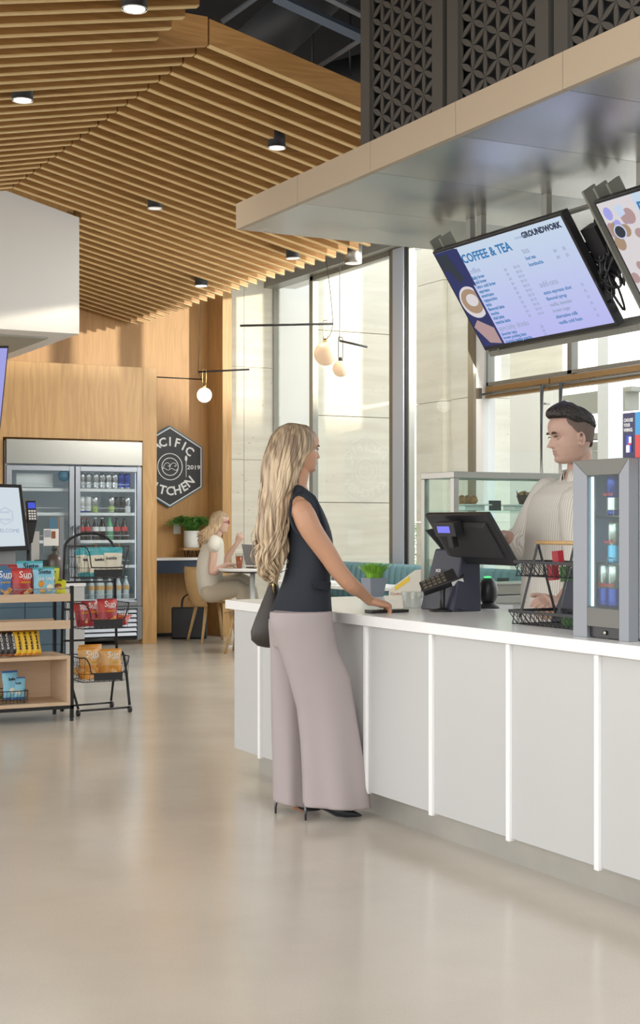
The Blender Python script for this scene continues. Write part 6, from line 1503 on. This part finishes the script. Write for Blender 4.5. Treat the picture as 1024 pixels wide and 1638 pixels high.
# hair: faded sides, swept top
def onhead(x, y, z): return hO+hf*(x*H2)+hl*(y*H2)+hu*(z*H2)
q = MB(); vs = []; n = 40
zl = [.36+.03*k for k in range(20)]
for i,z in enumerate(zl):
    fx, bx_, w_ = interp(FT,z), interp(BT,z), interp(WT,z); xc_ = (fx+bx_)/2; a_ = (fx-bx_)/2; ring = []
    amax = PI*interp([(.36,.36),(.44,.44),(.50,.49),(.58,.535),(.66,.57),(.72,.61),(.8,.63)],z); o_ = .012+.008*i/len(zl)
    for k in range(n+1):
        th = PI-amax*1.0*(1-2*k/n) if False else (PI - amax + 2*amax*k/n); cx, sy_ = math.cos(th), math.sin(th)
        ring.append(onhead(xc_+(a_+o_)*math.copysign(abs(cx)**.9,cx), (w_+o_)*math.copysign(abs(sy_)**.92,sy_), z if z > .45 or abs(th-PI) > .9 else z-.10*(1-abs(th-PI)/.9)*(.45-z)/.09))
    vs.append(ring)
q.loft(vs, cap=False, closed=False); fd = q.build('hair_fade', 'hair_fade', t2); so_ = fd.modifiers.new('solid','SOLIDIFY'); so_.thickness = .004
q = MB(); R = random.Random(8)
def hs(th, v, off=0):
    c_ = math.cos(th); z0 = .80+.04*c_ if c_ > .35 else (.71+.264*max(0,c_) if c_ > -.3 else .71-.22*(-c_-.3)); z = z0+(.995-z0)*v
    fx, bx_, w_ = interp(FT,z), interp(BT,z), interp(WT,z); xc_ = (fx+bx_)/2; a_ = (fx-bx_)/2
    x = xc_+a_*math.copysign(abs(c_)**.9,c_); y = w_*math.copysign(abs(math.sin(th))**.92,math.sin(th))
    tk = (.012+(.085+.03*max(0,c_))*math.sin(min(1,v*1.25)*PI*.5)**.7)*(1 if c_ > -.2 else .75)+off
    d_ = Vector((x+.04, y, (z-.62)*1.1)).normalized(); fwd = .045*max(0,c_)**2*math.sin(PI*min(1,v*1.3))
    return (x+d_.x*tk+fwd, y+d_.y*tk, z+d_.z*tk)
NV, NT = 14, 72; rings = []
for i in range(NV+1):
    rings.append([onhead(*hs(2*PI*k/NT, i/NV, .007*math.sin(k*1.9+i*.5)*math.sin(PI*min(1,i/NV+.1)))) for k in range(NT)])
q.loft(rings)
for i in range(260):
    y0_ = R.uniform(-1,1); sgn = 1 if y0_ > 0 else -1; v0 = R.uniform(.05,.5); th0 = abs(y0_)*1.2; pts = []
    for k in range(9):
        f_ = k/8; th = sgn*(th0+(PI-.25-th0)*f_**1.0*(.45+.4*R.random()*0+.35*abs(y0_))); v = min(.97, v0+.75*math.sin(PI*min(1,f_*1.05))*(1-.5*abs(y0_)))
        pts.append(onhead(*hs(th, max(.02,v), .006+.012*R.random()*0+.010*math.sin(i))))
    q.tube(catmull(pts,2), [.0045]*4+[.0055]*9+[.0035]*4, 6)
for i in range(70):
    th0 = R.uniform(-1.0,1.0); k_ = R.uniform(.0,.1); pts = [onhead(*hs(th0, v, .004+.012*math.sin(i*7))) for v in (k_,.2,.42,.65,.85)]
    q.tube(catmull(pts,3), [.004,.005,.006,.006,.006,.006,.006,.006,.005,.005,.004,.003,.002], 6)
q.build('hair', 'hair_dark', t2)

# ---------------------------------------------------------------- seated woman
TS = 16.15; O3 = Vector((CHX+.02, CHY, 0)); F3 = (Vector((1,0,0))*.8+CR*.3).normalized(); l3 = UP.cross(F3)
t3 = thing('person', 'seated woman with glasses and blonde hair in a cream top, gesturing at the cafe table', 'person', tuple(O3))
S = lambda px, py, dt=0: att(px, py, TS+dt)
q = MB(); H3 = .235; hf = (CR*.97+CF*.12).normalized(); hl = UP.cross(hf); hO = S(352, 852.5); head_geo(q, hO, hf, hl, UP, H3, .95)
q.tube([S(341,873), S(346,860), S(349,850)], [.06,.05,.048], 14, rnd=True)
def ringt(cx, cy, hd_, hw_, dt=0): return [S(cx,cy,dt)+F3*(hd_*math.cos(2*PI*k/24))+l3*(hw_*math.sin(2*PI*k/24)) for k in range(24)]
q.loft([ringt(342,864,.06,.13), ringt(340,880,.09,.15), ringt(337,905,.10,.14), ringt(336,935,.12,.15), ringt(338,955,.12,.16)])
# near arm, forearm on the table
a0,a1,a2 = S(343,869,-.17), S(339,916,-.19), S(365,902,-.20)
q.tube(catmull([a0,(a0+a1)/2,a1,(a1+a2)/2,a2],3), [.048,.047,.046,.045,.043,.042,.040,.038,.036,.033,.030,.027,.025], 14, rnd=True); hand(q, a2, S(376,903,-.18)-a2, UP, CF, .95, (.2,.25,.3,.3))
a0,a1,a2 = S(345,870,.17), S(359,899,.16), S(379,869,.10)
q.tube(catmull([a0,(a0+a1)/2,a1,(a1+a2)/2,a2],3), [.048,.047,.046,.045,.043,.042,.040,.038,.036,.033,.030,.027,.025], 14, rnd=True); hand(q, a2, S(389,853,.08)-a2, CR*-.3-CF*.9, CR*-.6+UP*.6, .95, (.35,.7,.8,.8), .3)
# legs
k1 = S(388,944,-.10); k2 = S(393,932,.12)
q.tube([S(338,947,-.09), k1, Vector((k1.x+.02,k1.y,.09))], [.085,.062,.04], 14, rnd=True); q.tube([S(338,945,.09), k2, Vector((k2.x+.14,k2.y+.02,.14))], [.085,.062,.04], 14, rnd=True)
for kk,z in ((Vector((k1.x+.02,k1.y,0)),.03),(Vector((k2.x+.14,k2.y+.02,0)),.08)): q.tube([kk+UP*(z+.05), kk+F3*.08+UP*(z+.02), kk+F3*.17+UP*z], [.036,.034,.022], 12, rnd=True)
b_ = q.build('body', 'skin_pale', t3); body_finish(b_, .0055)
eyes(t3, hO, hf, hl, UP, H3)
q = MB(); q.loft([ringt(345,859,.06,.08), ringt(343,862,.08,.16), ringt(341,869,.11,.185), ringt(339.5,880,.128,.175), ringt(337,895,.145,.165), ringt(335,912,.145,.165), ringt(335.5,930,.14,.175), ringt(338,945,.14,.19), ringt(339,953,.13,.18)])
q.tube([S(343,865,-.15),S(342,874,-.20)], [.07,.072], 16, rnd=True); q.tube([S(344,866,.15),S(346,875,.19)], [.07,.072], 16, rnd=True)
tp_ = q.build('top', 'cream_cloth', t3); body_finish(tp_, .008, 4)
q = MB(); q.tube(catmull([S(336,948,-.09), S(360,944,-.10), k1, Vector((k1.x+.03,k1.y,.28)), Vector((k1.x+.02,k1.y,.10))],3), [.115,.112,.108,.104,.10,.095,.092,.088,.084,.082,.08,.08,.08], 18, rnd=True); q.tube(catmull([S(338,944,.09), S(365,934,.10), k2, Vector((k2.x+.10,k2.y,.35)), Vector((k2.x+.14,k2.y+.02,.16))],3), [.11,.108,.105,.10,.097,.092,.09,.086,.083,.08,.08,.08,.08], 18, rnd=True)
tr_ = q.build('trousers', 'khaki', t3); body_finish(tr_, .009, 4)
q = MB(); R = random.Random(5)
def HH(x,y,z): return hO+hf*(x*H3)+hl*(y*H3)+UP*(z*H3)
rr = []
for z in (.30,.42,.54,.66,.76,.85,.92,.98,1.03):
    zc = min(z,.985); fx, bx_, w_ = interp(FT,zc), interp(BT,zc), interp(WT,zc); fr_ = (.02 if z < .70 else fx+.02); o_ = .05
    rr.append([HH((fr_+bx_-o_)/2+(fr_-bx_+o_)/2*math.cos(2*PI*k/24), (w_+o_)*math.sin(2*PI*k/24), z) for k in range(24)])
q.loft(rr)
for i in range(70):
    a = PI+R.uniform(-1.75,1.75); y0_ = math.sin(a); x0_ = math.cos(a); Lz = R.uniform(-.55,-.05); ph = R.random()*6
    pts = [(0.02,y0_*.1,1.02),(x0_*.30+.02,y0_*.28,.93),(x0_*.44,y0_*.38,.65),(x0_*.47-.03,y0_*.41,.35)]+[(x0_*.46-.05-.18*k+.03*math.sin(ph+k*2), y0_*.42, .35+(Lz-.35)*k/3) for k in (1,2,3)]
    q.tube(catmull([HH(*p_) for p_ in pts],4), [.010]*5+[.013]*12+[.011]*4+[.007]*3+[.003], 7)
q.build('hair', 'hair_blonde_far', t3)
q = MB()
for s_ in (-1,1):
    q.tube([HH(.42,s_*.15+.085*math.cos(2*PI*k/16),.485+.075*math.sin(2*PI*k/16)) for k in range(17)], .0035, 6); q.tube([HH(.42,s_*.235,.50),HH(-.02,s_*.35,.50)], .0035, 6)
q.tube([HH(.43,-.06,.49),HH(.43,.06,.49)], .0035, 6); q.build('glasses', 'red_deep', t3)
q = MB(); q.tube([S(376,874,.115)+CF*.028*math.cos(2*PI*k/12)+UP*.028*math.sin(2*PI*k/12) for k in range(13)], .003, 6); q.build('bracelet', 'gold', t3)

for o in bpy.data.objects:
    if '_o' in o: del o['_o']
